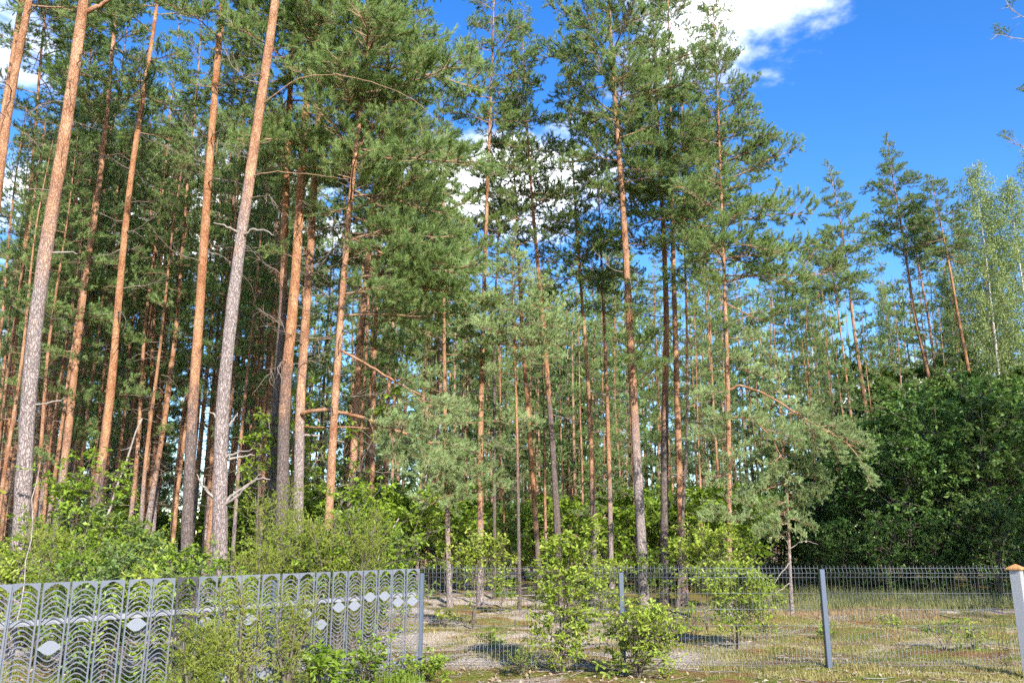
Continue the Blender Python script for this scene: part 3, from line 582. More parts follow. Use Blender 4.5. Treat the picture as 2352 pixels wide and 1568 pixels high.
for i in range(56):
    u = rb.uniform(-60, 2100) if i % 3 else rb.uniform(-60, 900); Y = rb.uniform(27, 58) if u > 1000 else rb.uniform(38, 62); vt = rb.uniform(640, 1000) if u < 1000 else rb.uniform(760, 1030)
    side = 'dense stand behind the patterned fence' if u < 990 else 'wood behind the mesh fence'
    young_pine(at(u, 1000, Y).x, Y, max(4, min(15, zv(vt, Y))), 'young bushy pine in the wood ' + zone(u), 'young pines ' + zone(u))
def distant_wood(n):
    rng = np.random.default_rng(77); mb = MB()
    for q in range(n):
        u = rng.uniform(-200, 2600) if q % 3 else rng.uniform(950, 1800); Y = rng.uniform(52, 125); X = at(u, 1240, Y).x; H = min(25, zv(max(sil(u), 400)+rng.uniform(0, 260), Y))
        if H < 8: continue
        mb.tube([(X, Y, 0), (X, Y, H)], [.14, .02], 4, 0, .5, False); nb = 62; f = rng.random(nb)**.9; az = rng.uniform(0, 6.28, nb); L = 3.0*(1-.8*f)*rng.random(nb)**.5
        B = np.stack([X+np.cos(az)*L, Y+np.sin(az)*L, H*.06+H*.93*f], 1); D = np.stack([np.cos(az), np.sin(az), .3+f], 1)
        V, T, t = needle_tris(rng, B, D, np.full(nb, .5), 15, .62, .12, (.5, 1.4)); mb.add(V, T, 1, t)
    return mb.mesh('distant_forest', [M_twig, M_needle])
tag(obj('distant_forest', distant_wood(310)), 'distant pine forest closing the view behind all trunks', 'forest', kind='stuff')
# the stand goes on beside the clearing; its shade falls on the thicket
for (x, y, h) in ((17.6, 15.5, 21), (20, 18.5, 22), (22.5, 15, 22), (21, 22, 23), (24.5, 19.5, 22), (25, 25, 23), (23, 29, 22), (28.5, 28, 22), (30, 17.5, 22), (26.5, 15.5, 21), (31, 24, 22), (20, 8, 21), (22.5, 5, 21), (18.5, 11, 20), (23, 9.5, 22), (25, 12, 22), (19.5, 4.5, 20), (16.8, 8.2, 19), (17, 3.2, 20), (24.5, 6.5, 21), (26.5, 9, 22), (28, 12, 22)):
    bg_pine(x, y, h, 'tall pine of the stand across the clearing, beyond the wood-capped pillar', 'pines beyond the wood-capped pillar')

# ------------------------------------------------------------------ broad-leaved shrubs and trees
def leaf_template(lod):
    if lod == 0: st = [(0, .012), (.10, .03), (.22, .14), (.31, .09), (.44, .22), (.53, .13), (.66, .27), (.75, .17), (.86, .21), (.95, .09), (1, 0)]
    elif lod == 1: st = [(0, .01), (.28, .17), (.40, .10), (.68, .28), (1, 0)]
    else: st = [(0, .01), (.55, .30), (1, 0)]
    V = []; T = []
    for x, w in st: V += [(x, 0, -.10*x*x), (x, w, .05 - .10*x*x + w*.25), (x, -w, .05 - .10*x*x + w*.25)]
    for i in range(len(st)-1):
        a, b = 3*i, 3*i+3; T += [(a, b, b+1), (a, b+1, a+1), (a, b+2, b), (a, a+2, b+2)]
    return np.array(V, float), np.array(T)
LEAF = [leaf_template(i) for i in range(3)]
def leaf_mats(P, D, Nn, Sz):
    x = unit(D); y = unit(np.cross(Nn, x)); z = np.cross(x, y); return np.stack([x, y, z], -1)*Sz[:, None, None]
def add_leaves(mb, P, D, Nn, Sz, tint, lod, mat=0):
    LV, LT = LEAF[lod]; M = leaf_mats(P, D, Nn, Sz); V = np.einsum('nij,kj->nki', M, LV) + P[:, None]
    T = LT[None] + (np.arange(len(P))*len(LV))[:, None, None]
    mb.add(V.reshape(-1, 3), T.reshape(-1, 3), mat, np.repeat(tint, len(LT)))
def shrub(seed, H, R, nstem=3, nleaf=700, size=.10, rise=1.0, low=.25, dens_top=1.0, r0=.02, single=False):
    """returns wood MB and leaf arrays"""
    rng = np.random.default_rng(seed); wood = MB(); P, D = [], []
    stems = []
    for i in range(nstem):
        az = i*2.4 + rng.uniform(-.5, .5); out = (0.05 if single else .32)*R/H*rng.uniform(.4, 1.5)
        h = H*rng.uniform(.75, 1.) if i else H*.95
        c = curve((0, 0, -.04), (math.cos(az)*out, math.sin(az)*out, 1), h, 10, rng, .09, .05); wood.tube(c, np.linspace(r0, r0*.25, 11), 6, 0); stems.append(c)
    twigs = []
    nb = max(10, int(nleaf/(28 if nleaf < 4000 else 60)))
    for i in range(nb):
        c = stems[int(rng.integers(nstem))]; f = low + (1-low)*((i+rng.random())/nb)**.8; k = min(9, int(f*10)); p = c[k] + (c[k+1]-c[k])*(f*10-k)
        az = i*2.4+rng.uniform(-.6, .6); env = math.sin(math.pi*min(1, .12+.88*(f-low*.6)/(1-low*.6)))**.6
        L = R*max(.25, env)*rng.uniform(.5, 1.1); d = (math.cos(az), math.sin(az), rng.uniform(.0, .8)*rise)
        b = curve(p, d, L, 6, rng, .14, .05); wood.tube(b, np.linspace(r0*.35, .003, 7), 4, 0, cap=False)
        for j in range(4):
            q = int(rng.integers(2, 7)); e = min(6, q); t = curve(b[e], unit(b[min(6, e)]-b[e-1]) + rng.normal(size=3)*.7, L*rng.uniform(.15, .4)+.05, 3, rng, .2, .05)
            if nleaf < 3000: wood.tube(t[::3], np.array([.004, .002]), 3, 0, cap=False)
            twigs.append(t)
    per = max(3, nleaf//len(twigs))
    for t in twigs:
        ax = unit(t[-1]-t[0])
        for j in range(per):
            f = 1-.8*(rng.random()**1.8); k = min(2, int(f*3)); P.append(t[k] + (t[k+1]-t[k])*(f*3-k)); D.append(unit(rng.normal(size=3)*.75 + ax*.5 + np.array([0, 0, -.05])))
    P = np.array(P); D = np.array(D); n = len(P); D[:, 2] *= .6
    Nn = unit(np.array([0, 0, 1.]) + rng.normal(size=(n, 3))*.45); Sz = size*rng.uniform(.55, 1.15, n); tint = np.clip(rng.normal(.5, .22, n) + (P[:, 2]/H-.5)*.25, 0, 1)
    return wood, (P, D, Nn, Sz, tint)
def shrub_mesh(seed, lod, lm, **k):
    w, L = shrub(seed, **k); mb = MB(); add_leaves(mb, *L, lod); return w.mesh('stem', [M_stem]), mb.mesh('leaves', [lm])
def put(name, label, cat, pair, loc, s=1., group=None, rz=None, sz=None):
    r = thing(name, label, cat, (loc[0], loc[1], float(hz(loc[0], loc[1]))), group, rb.uniform(0, 6.28) if rz is None else rz); r.scale = (s, s, s*(sz or 1))
    obj('stem', pair[0], r); obj('leaves', pair[1], r); return r
US = [shrub_mesh(400+i, 1, (M_oak, M_oak_mid, M_oak, M_oak_yellow, M_oak_mid)[i], H=2.2, R=(.95, .8, 1.1, .7, 1.0)[i], nstem=(3, 2, 4, 2, 3)[i], nleaf=(1700, 1000, 1600, 800, 1300)[i], size=(.095, .13, .085, .12, .105)[i]) for i in range(5)]
UF = [shrub_mesh(420+i, 2, M_oak, H=3.0, R=1.5, nstem=4, nleaf=1700, size=.20) for i in range(4)]
g1 = 'leafy oak saplings crowding behind the patterned fence'
for i in range(38):                                   # undergrowth behind the patterned fence
    u = rb.uniform(-40, 960); Y = rb.uniform(12.5, 21); X = at(u, 1240, Y).x
    vt = np.interp(u, [0, 100, 200, 420, 560, 640, 900, 960], [1150, 1100, 1075, 1215, 1225, 1110, 1120, 1170]) + rb.uniform(0, 190)
    s = max(.5, zv(vt, Y))/2.2; put('oak_sapling', 'bright green leafy sapling growing ' + zone(u).replace('behind', 'around'), 'shrub', US[i % 5], (X, Y), min(1.35, s), g1 + ', ' + zone(u), sz=max(1, s/1.35))
for i in range(14):
    u = rb.uniform(-40, 700); Y = rb.uniform(9.3, 12.2); X = at(u, 1300, Y).x
    if X > -1.6: continue
    if (X+1.18)*.822 - (Y-11.2)*.569 > -.75: continue
    put('oak_sapling', 'low leafy sapling growing right against the back of the patterned steel fence', 'shrub', US[i % 5], (X, Y), rb.uniform(.5, .8), 'saplings against the back of the patterned fence')
for i in range(30):                                   # undergrowth in the wood behind the mesh fence
    u = rb.uniform(960, 1740); Y = rb.uniform(25, 44); X = at(u, 1240, Y).x; vt = rb.uniform(1100, 1230)
    put('oak_sapling', 'leafy bush low in the wood ' + zone(u), 'shrub', UF[i % 4], (X, Y), max(.5, zv(vt, Y)/3.), 'bushes in the wood ' + zone(u))
for i in range(34):
    u = rb.uniform(-100, 1000); Y = rb.uniform(24, 48); X = at(u, 1240, Y).x; vt = rb.uniform(1110, 1200)
    put('oak_sapling', 'leafy bush deep in the dense stand ' + zone(u), 'shrub', UF[i % 4], (X, Y), max(.5, zv(vt, Y)/3.), 'bushes in the dense stand ' + zone(u))
# dark broad-leaved thicket beyond the clearing
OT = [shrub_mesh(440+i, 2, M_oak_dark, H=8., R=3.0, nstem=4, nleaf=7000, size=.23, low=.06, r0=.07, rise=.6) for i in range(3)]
OT_LIT = [(OT[0][0], OT[0][1].copy())]
for w, l in OT_LIT: l.materials[0] = M_oak_mid  # sunlight on these few thicket plants is put into a lighter leaf colour
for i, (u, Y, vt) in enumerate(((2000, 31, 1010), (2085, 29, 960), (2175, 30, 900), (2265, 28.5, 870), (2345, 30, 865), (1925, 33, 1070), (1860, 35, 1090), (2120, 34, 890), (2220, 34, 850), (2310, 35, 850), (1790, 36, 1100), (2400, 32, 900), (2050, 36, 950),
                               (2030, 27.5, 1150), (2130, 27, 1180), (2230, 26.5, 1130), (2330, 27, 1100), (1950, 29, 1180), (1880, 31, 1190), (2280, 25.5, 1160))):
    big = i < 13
    put('oak_tree' if big else 'thicket_bush', ('mid green broad-leaved tree, sunlight put into its leaf colour, in the dark thicket' if i == 3 else 'dark green broad-leaved tree in the shaded thicket beyond the clearing') if big else ('low mid green bush, sunlight put into its leaf colour, below the dark thicket' if i in (15, 19) else 'low dark green bush at the foot of the shaded thicket'), 'tree' if big else 'bush',
        (OT_LIT[0] if i in (15, 19, 3) else OT[i % 3]), (at(u, 1240, Y).x, Y), zv(vt, Y)/8.2, 'broad-leaved trees of the dark thicket' if big else 'bushes at the foot of the thicket')
for (x, y, h) in ((22.5, 10.5, 13),):
    put('oak_tree', 'broad-leaved tree of the stand beyond the wood-capped pillar', 'tree', OT[int(x) % 3], (x, y), h/8, 'broad-leaved trees beyond the wood-capped pillar')
UM = [shrub_mesh(450+i, 2, M_oak_mid, H=9., R=2.6, nstem=3, nleaf=5000, size=.26, low=.15, r0=.07, rise=.8) for i in range(2)]
for i, (u, Y, vt) in enumerate(((1900, 39, 940), (2000, 41, 880), (2090, 40, 850), (2170, 42, 850), (2260, 41, 820), (2340, 42, 800), (1820, 40, 980), (2050, 44, 790), (2200, 45, 770))):
    put('oak_tree', 'lighter green broad-leaved tree rising between the dark thicket and the birches', 'tree', UM[i % 2], (at(u, 1000, Y).x, Y), zv(vt, Y)/9.3, 'lighter broad-leaved trees behind the thicket')
# oak foliage hanging among the clump of pines
# birches
def birch(seed, H=25., z0=7., R=2.7):
    rng = np.random.default_rng(seed); w = MB(); z = np.linspace(0, H, 30); x = .2*np.sin(z*.2+seed); x -= x[0]
    w.tube(np.stack([x, 0*z, z], 1), .13*(1-z/(H*1.02))**.8+.006, 8, 0); P, D = [], []
    br = MB()
    for i in range(95):
        f = (i+rng.random())/95; zz = z0+(H-z0-.3)*f; az = i*2.4; L = R*(.55+.45*min(1, f/.3))*(1-.75*f**2)*rng.uniform(.5, 1.15)
        c = curve((float(np.interp(zz, z, x)), 0, zz), (math.cos(az), math.sin(az), .9), L*1.25, 7, rng, .09, -.12); br.tube(c, np.linspace(.02, .004, 8), 3, 0, cap=False)
        for k in range(2, 8):
            for q in range(5):
                hl = rng.uniform(.3, 1.1); m = 9
                st = c[k] + rng.normal(size=3)*.12; off = np.linspace(0, 1, m)[:, None]*np.array([rng.normal()*.12, rng.normal()*.12, -hl]); P.append(st+off+rng.normal(size=(m, 3))*.07)
    P = np.concatenate(P); n = len(P); D = unit(rng.normal(size=(n, 3))*.6 + np.array([0, 0, -.7])); mb = MB(); LVb = np.array([(0, 0, 0), (.5, .33, 0), (1, 0, -.1), (.5, -.33, 0)])
    M = leaf_mats(P, D, unit(rng.normal(size=(n, 3))), .11*rng.uniform(.6, 1.2, n)); V = np.einsum('nij,kj->nki', M, LVb)+P[:, None]
    T = np.array([(0, 1, 2), (0, 2, 3)])[None] + (np.arange(n)*4)[:, None, None]; mb.add(V.reshape(-1, 3), T.reshape(-1, 3), 0, np.repeat(rng.random(n), 2))
    br.add(*[np.zeros((3, 3)), [(0, 1, 2)]], 0); return w.mesh('trunk', [M_birchbark]), br.mesh('branches', [M_stem]), mb.mesh('crown', [M_birch])
BI = [birch(500+i) for i in range(2)]
for i, (u, Y, vt) in enumerate(((2245, 42, 375), (2335, 41, 400), (2290, 46, 430), (2205, 47, 500), (2400, 43, 330), (2150, 50, 620), (1830, 46, 560), (2010, 50, 640))):
    X = at(u, 800, Y).x; H = zv(vt, Y)
    r = thing('birch_tree', 'tall birch with fine drooping light green foliage behind the dark thicket' if i < 6 else 'slight birch with pale leaves among the pines behind the clearing', 'tree', (X+.9, Y, 0), 'birches behind the thicket' if i < 6 else 'birches among the clearing pines', i*1.3)
    r.scale = (H/25*(.9 if i < 6 else .6),)*2 + (H/25,); r.rotation_euler.y = 0
    for nm, me in zip(('trunk', 'branches', 'crown'), BI[i % 2]): tag(obj(nm, me, r), kind='stuff' if nm == 'branches' else None)

# ------------------------------------------------------------------ wire mesh fence
FY = 11.2
mf = thing('wire_mesh_fence', 'low dark wire mesh fence with slim grey posts across the clearing', 'fence', (at(968, 1400, FY).x, FY, 0))
def fx(u): return at(u, 1420, FY).x - mf.location.x
def wire_mesh(L, axis, kink=None, r=.0025):
    mb = MB()
    if axis == 'x': pts = [(0, 0, 0), (L, 0, 0)]
    else: pts = kink
    mb.tube(pts, r, 5, 0); return mb.mesh('wire', [M_wire])
vw = wire_mesh(0, 'z', [(0, 0, .02), (0, 0, .055), (0, -.030, .088), (0, 0, .12), (0, 0, 1.165), (0, -.032, 1.215), (0, 0, 1.265), (0, 0, 1.305)])
posts = [968, 1428, 1893, 2338]
def post_mesh(w, h, cap=True):
    mb = MB(); b = .006; d = w*.5
    V = []; T = []
    prof = [(-d+b, -d), (d-b, -d), (d, -d+b), (d, d-b), (d-b, d), (-d+b, d), (-d, d-b), (-d, -d+b)]
    lv = [(0, 1), (h-b, 1), (h, .88)]
    for z, k in lv: V += [(x*k, y*k, z) for x, y in prof]
    for i in range(2):
        for j in range(8): a = i*8+j; c = i*8+(j+1) % 8; T += [(a, c, c+8), (a, c+8, a+8)]
    for j in range(1, 7): T.append((16, 16+j, 17+j))
    mb.add(V, T); return mb.mesh('post', [M_post])
for u, w, h in ((968, .05, 1.25), (1428, .062, 1.26), (1893, .065, 1.30)):
    obj('post', post_mesh(w, h), mf, Matrix.Translation((fx(u), -.045, -.04)))
for k in range(3):
    x0, x1 = fx(posts[k])+.03, fx(posts[k+1])-.03; L = x1-x0; rngw = random.Random(k)
    panel = tag(obj('mesh_panel', wire_mesh(L, 'x'), mf, Matrix.Translation((x0, -.004, 1.272))), kind=None)
    hw = wire_mesh(L, 'x')
    for z, y in ((1.215, -.037), (1.16, -.005), (.96, -.005), (.76, -.005), (.56, -.005), (.34, -.005), (.12, -.005), (.088, -.036)):
        obj('wire', hw, panel, Matrix.Translation((0, y+.004, z-1.272)) @ Matrix.Rotation(rngw.gauss(0, .0012), 4, 'Y'))
    n = int(L/.051)
    for i in range(n+1): obj('wire', vw, panel, Matrix.Translation((i*L/n, .005, -1.272)) @ Matrix.Rotation(rngw.gauss(0, .002), 4, 'Y'))
# pillar with wooden cap
pb = at(2349, 1420, 10.9)
pil = thing('gate_pillar', 'grey steel pillar under a pyramid shaped wooden cap at the mesh fence end', 'pillar', (pb.x, 10.9, -.03), None, R_(40))
mb = MB(); mb.box((-.06, -.06, 0), (.06, .06, 1.29)); obj('shaft', mb.mesh('shaft', [M_steel_pale]), pil)
mb = MB(); c = .088
V = [(-c, -c, 1.292), (c, -c, 1.292), (c, c, 1.292), (-c, c, 1.292), (-c, -c, 1.312), (c, -c, 1.312), (c, c, 1.312), (-c, c, 1.312), (0, 0, 1.365)]
mb.add(V, quads([(0,3,2,1),(0,1,5,4),(1,2,6,5),(2,3,7,6),(3,0,4,7)]) + [(4,5,8),(5,6,8),(6,7,8),(7,4,8)]); obj('cap', mb.mesh('cap', [M_cap]), pil)

# ------------------------------------------------------------------ patterned steel fence
dirv = Vector((-.569, -.822, 0)).normalized(); cor = Vector((at(961, 1400, FY).x, FY-.03, 0))
wf = tag(obj('patterned_steel_fence', None, None, Matrix.Translation(cor) @ Matrix((( -dirv.x, -dirv.y, 0), (-dirv.y, dirv.x, 0), (0, 0, -1))).to_4x4() if False else Matrix.Translation(cor) @ Matrix.Rotation(math.atan2(-dirv.y, -dirv.x), 4, 'Z')),
         'grey steel fence of tall narrow panels cut into wave slats with eye shapes', 'fence')
PIT, PW, TOP, SP, AM = .252, .222, 1.27, .043, .058
def bell(t): return math.sin(math.pi*t)**1.25
def strip(mb, f_lo, f_hi, x0, x1, n=12, y0=-.0018, y1=.0018):
    V = []; T = []
    for i in range(n+1):
        t = i/n; x = x0 + (x1-x0)*t; V += [(x, y0, f_lo(t)), (x, y0, f_hi(t)), (x, y1, f_hi(t)), (x, y1, f_lo(t))]
    for i in range(n):
        a, b = 4*i, 4*i+4
        for j in range(4): k = (j+1) % 4; T += [(a+j, b+j, b+k), (a+j, b+k, a+k)]
    mb.add(V, T, 0, .5, False)
IN0, IN1 = .008, PW-.012
mb = MB(); strip(mb, lambda t: AM*bell(t)-.0045-.001*(1-bell(t)), lambda t: AM*bell(t)+.0058*(.6+.4*bell(t)), IN0-.004, IN1+.004); SL_UP = mb
mb = MB(); strip(mb, lambda t: -AM*bell(t)-.0058*(.6+.4*bell(t)), lambda t: -AM*bell(t)+.0045, IN0-.004, IN1+.004); SL_DN = mb
mb = MB(); strip(mb, lambda t: -AM*.95*bell(t)-.003, lambda t: AM*.95*bell(t)+.003, IN0-.004, IN1+.004, 16); LENS = mb
mb = MB(); mb.box((0, -.0025, .0), (IN0, .0025, TOP-.012)); mb.box((IN1, -.0025, 0), (PW, .0025, TOP-.012)); mb.box((-.0022, -.0028, 0), (0, .011, TOP-.002)); mb.box((PW, -.0028, 0), (PW+.0022, .011, TOP-.002))
strip(mb, lambda t: TOP-.012-.07*(1-bell(.04+.92*t)), lambda t: TOP, 0, PW, 18); FRAME = mb
def wmesh(mb, nm, m): return mb.mesh(nm, [m])
M_dark_steel = steel('brown_patched_dark_steel', (.07, .065, .08), (.20, .09, .04))  # one panel with a darker base than the rest, and brown patches
mats3 = {}
for m in (M_steel, M_dark_steel): mats3[m.name] = [wmesh(x, nmx, M_plate if nmx == 'eye_plate' and m is M_steel else m) for x, nmx in ((SL_UP, 'wave_slat'), (SL_DN, 'wave_slat'), (LENS, 'eye_plate'), (FRAME, 'panel'))]
LENSD = [.41, .42, .33, .33, .42, .40, .57, .44, .90, 1.02, .43, .98, .435, .60, 1.02, .42, 1.0, 1.0, .52, .95, .7, .5]
rw = random.Random(5)
for i, ld in enumerate(LENSD):
    m = M_dark_steel if i == 13 else M_steel; su, sdn, le, fr = mats3[m.name]
    x = -(i+1)*PIT + .012
    P = obj('panel', fr, wf, Matrix.Translation((x, rw.gauss(0, .004), .0)) @ Matrix.Rotation(rw.gauss(0, .05), 4, 'Z') @ Matrix.Rotation(rw.gauss(0, .006), 4, 'Y'))
    if i == 13: P['label'] = 'dark panel with brown patches'
    zl = TOP-ld; far = MB() if i < 10 else None; z = TOP-.082-.043
    def place(me, mbx, zz):
        if far is None: obj(me.name.split('.')[0], me, P, Matrix.Translation((0, 0, zz)))
        else: far.merge(mbx.arrays(), Matrix.Translation((0, 0, zz)))
    while z > zl + SP*.9: place(su, SL_UP, z); z -= SP
    zl = z - SP*.35
    obj('eye_plate', le, P, Matrix.Translation((0, 0, zl)))
    z = zl - SP*1.05
    while z > .03+AM: place(sdn, SL_DN, z); z -= SP
    if far: tag(obj('wave_slats', far.mesh('wave_slats', [m]), P), kind='stuff')
LW = PIT*len(LENSD)
for z in (.95, .14):
    mb = MB(); mb.box((-LW, .034, z-.022), (.0, .064, z+.022)); obj('rail', mb.mesh('rail', [M_steel_pale]), wf)
for i in (9.06,):
    mb = MB(); mb.box((-i*PIT-.02, .066, 0), (-i*PIT+.02, .106, 1.2)); obj('post', mb.mesh('post', [M_post]), wf)

# ------------------------------------------------------------------ foreground shrubs
def near_oak(label, u, v, top_v, R, seed, lm=None, nleaf=700, nstem=4, size=.095, single_leaves=0, low=.12, name='oak_shrub', Y=None, r0=.011, rise=1.):
    g = ground_at(u, v) if Y is None else Vector((at(u, 1400, Y).x, Y, 0)); H = zv(top_v, g.y); lm = lm or M_oak_yellow
    w, L = shrub(seed, H, R, nstem, nleaf, size, low=low, r0=r0, rise=rise)
    root = thing(name, label, 'shrub', (g.x, g.y, float(hz(g.x, g.y)))); obj('stem', w.mesh('stem', [M_stem]), root)
    P, D, Nn, Sz, t = L; k = len(P); idx = np.argsort(P[:, 1] - .5*Sz*10) if single_leaves else np.arange(0)
    one = idx[:single_leaves]; rest = np.setdiff1d(np.arange(k), one)
    mb = MB(); add_leaves(mb, P[rest], D[rest], Nn[rest], Sz[rest], t[rest], 0 if single_leaves else 1); o = obj('leaves', mb.mesh('leaves', [lm]), root)
    if single_leaves:
        o['kind'] = 'stuff'; tm = []
        for q in range(6):
            b = MB(); b.add(LEAF[0][0], LEAF[0][1], 0, q/5*.9); tm.append(b.mesh('leaf', [lm]))
        Mx = leaf_mats(P, D, Nn, Sz)
        for i in one:
            M = Matrix(Mx[i].tolist()).to_4x4(); M.translation = Vector(P[i]); obj('leaf', tm[min(5, int(t[i]*6))], root, M)
    return root
near_oak('tall pale leaved oak sapling rising above the mesh fence top', 1290, 1552, 1165, .48, 610, nleaf=3000, nstem=6, single_leaves=280, low=.05, size=.078)
near_oak('bushy oak shrub with many thin stems before the mesh fence', 1468, 1562, 1395, .58, 611, nleaf=2200, nstem=8, single_leaves=260, low=.05, size=.075)
near_oak('yellow leaved young oak with dark twisted foot inside the mesh fence', 1693, 1492, 1292, .66, 612, nleaf=3000, nstem=4, single_leaves=220, low=.22, size=.08)
near_oak('yellow oak sapling behind the mesh fence beneath the low pine boughs', 1625, 1448, 1185, .66, 613, nleaf=2400, nstem=3, low=.35, size=.085)
near_oak('broad pale oak sapling behind the mesh fence with leaning stem', 1085, 1448, 1235, .8, 614, nleaf=2400, nstem=3, low=.45, size=.085)
near_oak('oak sapling behind the mesh fence beside the short scaly pine', 1390, 1440, 1290, .6, 615, nleaf=1600, low=.15, size=.08)
near_oak('leafy little oak behind the mesh fence next to the first post', 1150, 1405, 1310, .45, 616, M_oak, nleaf=450)
near_oak('leafy little oak behind the second mesh fence post', 1500, 1405, 1260, .8, 617, M_oak, nleaf=700)
near_oak('small oak seedling in the grass behind the mesh fence', 2170, 1490, 1420, .32, 618, M_oak, nleaf=120, nstem=2, low=.4, size=.085)
near_oak('spindly oak sapling growing by the young crooked pine', 1770, 1400, 1330, .4, 619, M_oak, nleaf=260)
near_oak('low dark green oak seedling before the end of the patterned fence', 840, 1580, 1488, .55, 620, M_oak, nleaf=500, nstem=6, low=.1, Y=9.9, size=.085)
near_oak('low oak seedling at the foot of the fence corner post', 985, 1555, 1508, .38, 621, M_oak, nleaf=260, nstem=5, low=.1, size=.09)
near_oak('low oak seedling with some brown leaves before the patterned fence', 745, 1590, 1490, .4, 622, M_oak, nleaf=300, nstem=5, low=.1, Y=9.2, size=.10)
near_oak('oak bush with fresh leaves between the juniper and the bare orange pine', 850, 1300, 1085, .95, 623, M_oak, nleaf=2400, nstem=4, Y=14.2, low=.1, size=.105)
near_oak('oak bush with hanging sprays of leaves near the leaning stout pine foot', 150, 1300, 1020, 1.1, 624, M_oak, nleaf=2400, nstem=4, Y=13., low=.1, size=.105)
for i, (u, v, tv, lab) in enumerate(((1232, 1398, 1345, 'knee-high oak seedling near the short scaly pine'), (1020, 1440, 1405, 'tiny oak seedling on the sand by the fence corner'), (1330, 1425, 1340, 'oak seedling behind the tall pale leaved sapling'),
        (1590, 1455, 1375, 'oak seedling behind the fence between the yellow oaks'), (1530, 1470, 1400, 'oak seedling just inside the second fence post'), (1760, 1470, 1425, 'tiny seedling beside the yellow leaved young oak'),
        (1905, 1470, 1440, 'tiny seedling in the grass by the third fence post'), (2050, 1440, 1412, 'tiny seedling in the middle of the grass'), (2240, 1500, 1452, 'weedy seedling by the wood-capped pillar'), (1130, 1490, 1455, 'tiny seedling on the sandy ground near the mesh'))):
    near_oak(lab, u, v, tv, .25, 640+i, M_oak_yellow if i % 3 else M_oak, nleaf=130, nstem=3, size=.08)
near_oak('lanky young oak pushing light green leaves up beside the dark clumped pine', 600, 1300, 850, 1.0, 626, M_oak, nleaf=1300, nstem=3, Y=18.6, low=.35, size=.12, name='oak_tree', r0=.04)
near_oak('lanky young oak with leaf sprays behind the massive clumped pine', 722, 1300, 830, .9, 627, M_oak, nleaf=1200, nstem=3, Y=18.9, low=.4, size=.12, name='oak_tree', r0=.04)
# small bilberry bush
near_oak('small dense dark bush at the foot of the mesh fence', 1198, 1550, 1498, .30, 625, M_oak, nleaf=420, nstem=9, low=.15, size=.035, name='bilberry_bush')

# junipers
def juniper(label, u, Y, top_v, R, seed, n=520, loc=None):
    rng = np.random.default_rng(seed); b = at(u, 1400, Y); H = zv(top_v, Y); w = MB(); B, D, Ls = [], [], []
    for s in range(5):
        az = s*1.26+rng.uniform(-.3, .3); c = curve((0, 0, -.03), (math.cos(az)*.22*R, math.sin(az)*.22*R, 1), H*rng.uniform(.7, 1), 12, rng, .07, .03); w.tube(c, np.linspace(.022, .005, 13), 5, 0)
        for i in range(n//5//6):
            f = .10+.9*(i+rng.random())/(n/30); k = min(11, int(f*12)); p = c[k]; a2 = i*2.4+rng.uniform(-.5, .5); L = R*max(.2, (1-.75*f))*rng.uniform(.5, 1.1)
            q = curve(p, (math.cos(a2), math.sin(a2), .55), L, 6, rng, .13, .06); w.tube(q, np.linspace(.007, .002, 7), 3, 0, cap=False)
            for j in range(9):
                e = int(rng.integers(1, 7)); d = unit(q[e]-q[e-1] + rng.normal(size=3)*.45 + np.array([0, 0, .25])); B.append(q[e]); D.append(d); Ls.append(rng.uniform(.10, .24))
    V, T, t = needle_tris(rng, np.array(B), np.array(D), np.array(Ls), 34, .026, .0065, (.6, 1.2)); mb = MB(); mb.add(V, T, 0, t)
    r = thing('juniper_bush', label, 'shrub', (b.x, Y, float(hz(b.x, Y)))); obj('stem', w.mesh('stem', [M_stem]), r); obj('foliage', mb.mesh('foliage', [M_jun]), r); return r
juniper('tall feathery juniper behind the patterned fence under the pine clump', 650, 12.6, 1075, .85, 700, 900)
juniper('broad yellow green juniper behind the patterned fence beside the bare orange pine', 775, 12.8, 1140, 1.0, 701, 900)
juniper('round juniper behind the patterned fence before the pale grey trunk', 580, 11.6, 1180, .8, 702, 700)
juniper('low dense juniper in front of the patterned fence', 450, 7.5, 1405, .40, 703, 420)
juniper('thin sparse juniper before the patterned fence near the oak seedlings', 672, 9.0, 1335, .30, 704, 210)
juniper('twiggy juniper with visible dark stem before the patterned fence, reaching above its top', 560, 8.1, 1270, .40, 705, 260)
juniper('dead-tipped juniper by the stout leaning pine', 85, 11.5, 1150, .5, 706, 420)

# leaning dead poles
for lab, (u0, v0, u1, v1, Y, r) in (('thin dead pole leaning between the trunks of the dense stand', (235, 1215, 325, 960, 18.5, .035)), ('thin sapling stem leaning across the near end of the patterned fence', (40, 1440, 92, 1060, 7.6, .008)),
                                    ('dark dead branch leaning out of the bushes beside the clearing', (860, 1300, 915, 1190, 14.5, .022))):
    a, b = at(u0, v0, Y), at(u1, v1, Y+.3); mb = MB(); d = b-a; e0 = a - d*(max(0, a.z)/d.z) if d.z else a
    rng = np.random.default_rng(int(u0)); P = np.linspace(0, 1, 14)[:, None]*np.array(b-e0)[None] + rng.normal(size=(14, 3))*.012; P[0] = 0
    mb.tube(P, np.linspace(r, r*.5, 14), 6, 0)
    for q in range(4): mb.tube(curve(P[int(rng.integers(5, 13))], rng.normal(size=3), .25, 4, rng, .2), np.linspace(r*.3, r*.12, 5), 3, 0, cap=False)
    tag(obj('dead_pole', mb.mesh('dead_pole', [M_dead]), None, Matrix.Translation(e0)), lab, 'branch')

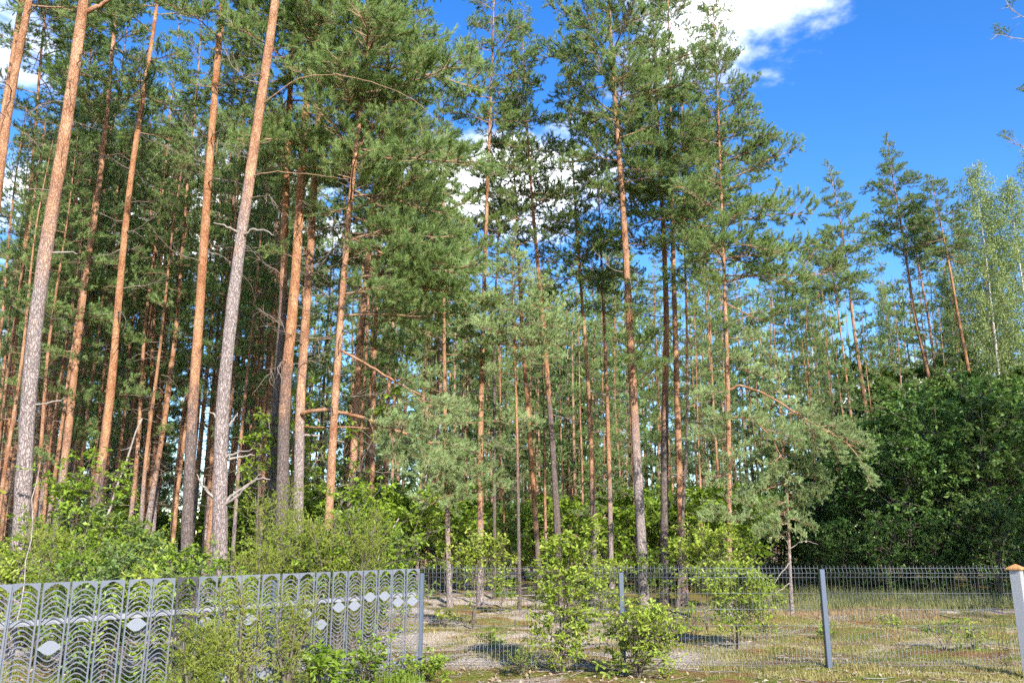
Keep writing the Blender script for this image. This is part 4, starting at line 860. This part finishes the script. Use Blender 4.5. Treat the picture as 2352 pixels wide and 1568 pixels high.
# ------------------------------------------------------------------ grass, litter
def grass(name, label, n, reg, hgt, wid, mat, seed, clump=.6, bend=.5):
    rng = np.random.default_rng(seed); u = rng.uniform(reg[0], reg[1], n*3); Y = reg[2] + (reg[3]-reg[2])*rng.random(n*3)**1.3
    X = (u-1176)/F*Y/1.04; c = np.sin(X*2.3+Y*1.1)+np.sin(X*.9-Y*2.1+1)+np.sin(X*5.1+Y*4.3)*.6 + rng.normal(size=n*3)*.9
    keep = np.argsort(-c*clump + rng.normal(size=n*3)*(1-clump))[:n]; X, Y = X[keep], Y[keep]; Z = hz(X, Y)-.01
    h = hgt*rng.uniform(.4, 1.2, n); az = rng.uniform(0, 6.28, n); bd = bend*rng.uniform(.2, 1.2, n)*h
    B = np.stack([X, Y, Z], 1); side = np.stack([np.cos(az+1.57), np.sin(az+1.57), 0*az], 1)*wid; mid = B + np.stack([np.cos(az)*bd*.3, np.sin(az)*bd*.3, h*.6], 1); tip = B + np.stack([np.cos(az)*bd, np.sin(az)*bd, h*.95], 1)
    V = np.stack([B-side, B+side, mid+side*.7, mid-side*.7, tip], 1).reshape(-1, 3); i = np.arange(n)*5
    T = np.concatenate([np.stack([i, i+1, i+2], 1), np.stack([i, i+2, i+3], 1), np.stack([i+3, i+2, i+4], 1)]); t = rng.random(n)
    mb = MB(); mb.add(V, T, 0, np.concatenate([t]*3)); tag(obj(name, mb.mesh(name, [mat])), label, 'grass', kind='stuff')
grass('grass', 'short dry grass and moss tufts on the clearing floor', 40000, (1600, 2500, 10.6, 20), .06, .003, M_grass, 1)
grass('tall_grass', 'tall shaded grass at the edge of the thicket', 11000, (1720, 2500, 20.5, 28), .30, .005, M_tall, 2, .3, .7)
grass('dry_heath', 'reddish dry heath tufts behind the young crooked pine', 4000, (1690, 2150, 18.6, 21), .14, .004, M_heath, 3, .2, .3)
grass('sparse_grass', 'sparse thin grass among the sandy patches', 10000, (900, 1700, 11.5, 20), .075, .003, M_grass, 4)
grass('weed_grass', 'grass and weeds along the foot of the patterned fence', 9000, (-100, 980, 6, 11), .18, .004, M_oak, 5)
def litter(n, seed):
    rng = np.random.default_rng(seed); u = rng.uniform(-50, 2450, n); Y = 10 + 13*rng.random(n)**1.4; X = (u-1176)/F*Y/1.04
    c = np.sin(X*1.3+Y*.7)+np.sin(X*.5-Y*1.9)+.7*np.sin(X*3.3-Y*2.2); k = c + rng.normal(size=n)*.8 > -.2; X, Y = X[k], Y[k]; n = len(X)
    P = np.stack([X, Y, hz(X, Y)+.008], 1); D = unit(np.stack([rng.normal(size=n), rng.normal(size=n), rng.normal(size=n)*.35], 1)); mb = MB()
    add_leaves(mb, P, D, unit(np.array([0, 0, 1.])+rng.normal(size=(n, 3))*.5), .06*rng.uniform(.4, 1.2, n), rng.random(n), 2)
    tag(obj('leaf_litter', mb.mesh('leaf_litter', [M_litter])), 'dead leaves and bark flakes strewn on the forest floor', 'litter', kind='stuff')
litter(9000, 9)

def twigs(n, seed):
    rng = np.random.default_rng(seed); mb = MB()
    for i in range(n):
        u = rng.uniform(-50, 2450); Y = 10.3 + 11*rng.random()**1.4; X = (u-1176)/F*Y/1.04; az = rng.uniform(0, 6.28); L = rng.uniform(.08, .45)
        P = curve((X, Y, float(hz(X, Y))+.012), (math.cos(az), math.sin(az), .02), L, 3, rng, .18); P[:, 2] = hz(P[:, 0], P[:, 1]) + .012 + rng.random(4)*.012
        mb.tube(P, np.linspace(.007, .003, 4)*rng.uniform(.6, 1.5), 3, 0, .5, False)
    tag(obj('fallen_twigs', mb.mesh('fallen_twigs', [M_dead])), 'fallen twigs lying on the moss and sand', 'twigs', kind='stuff')
twigs(700, 21)
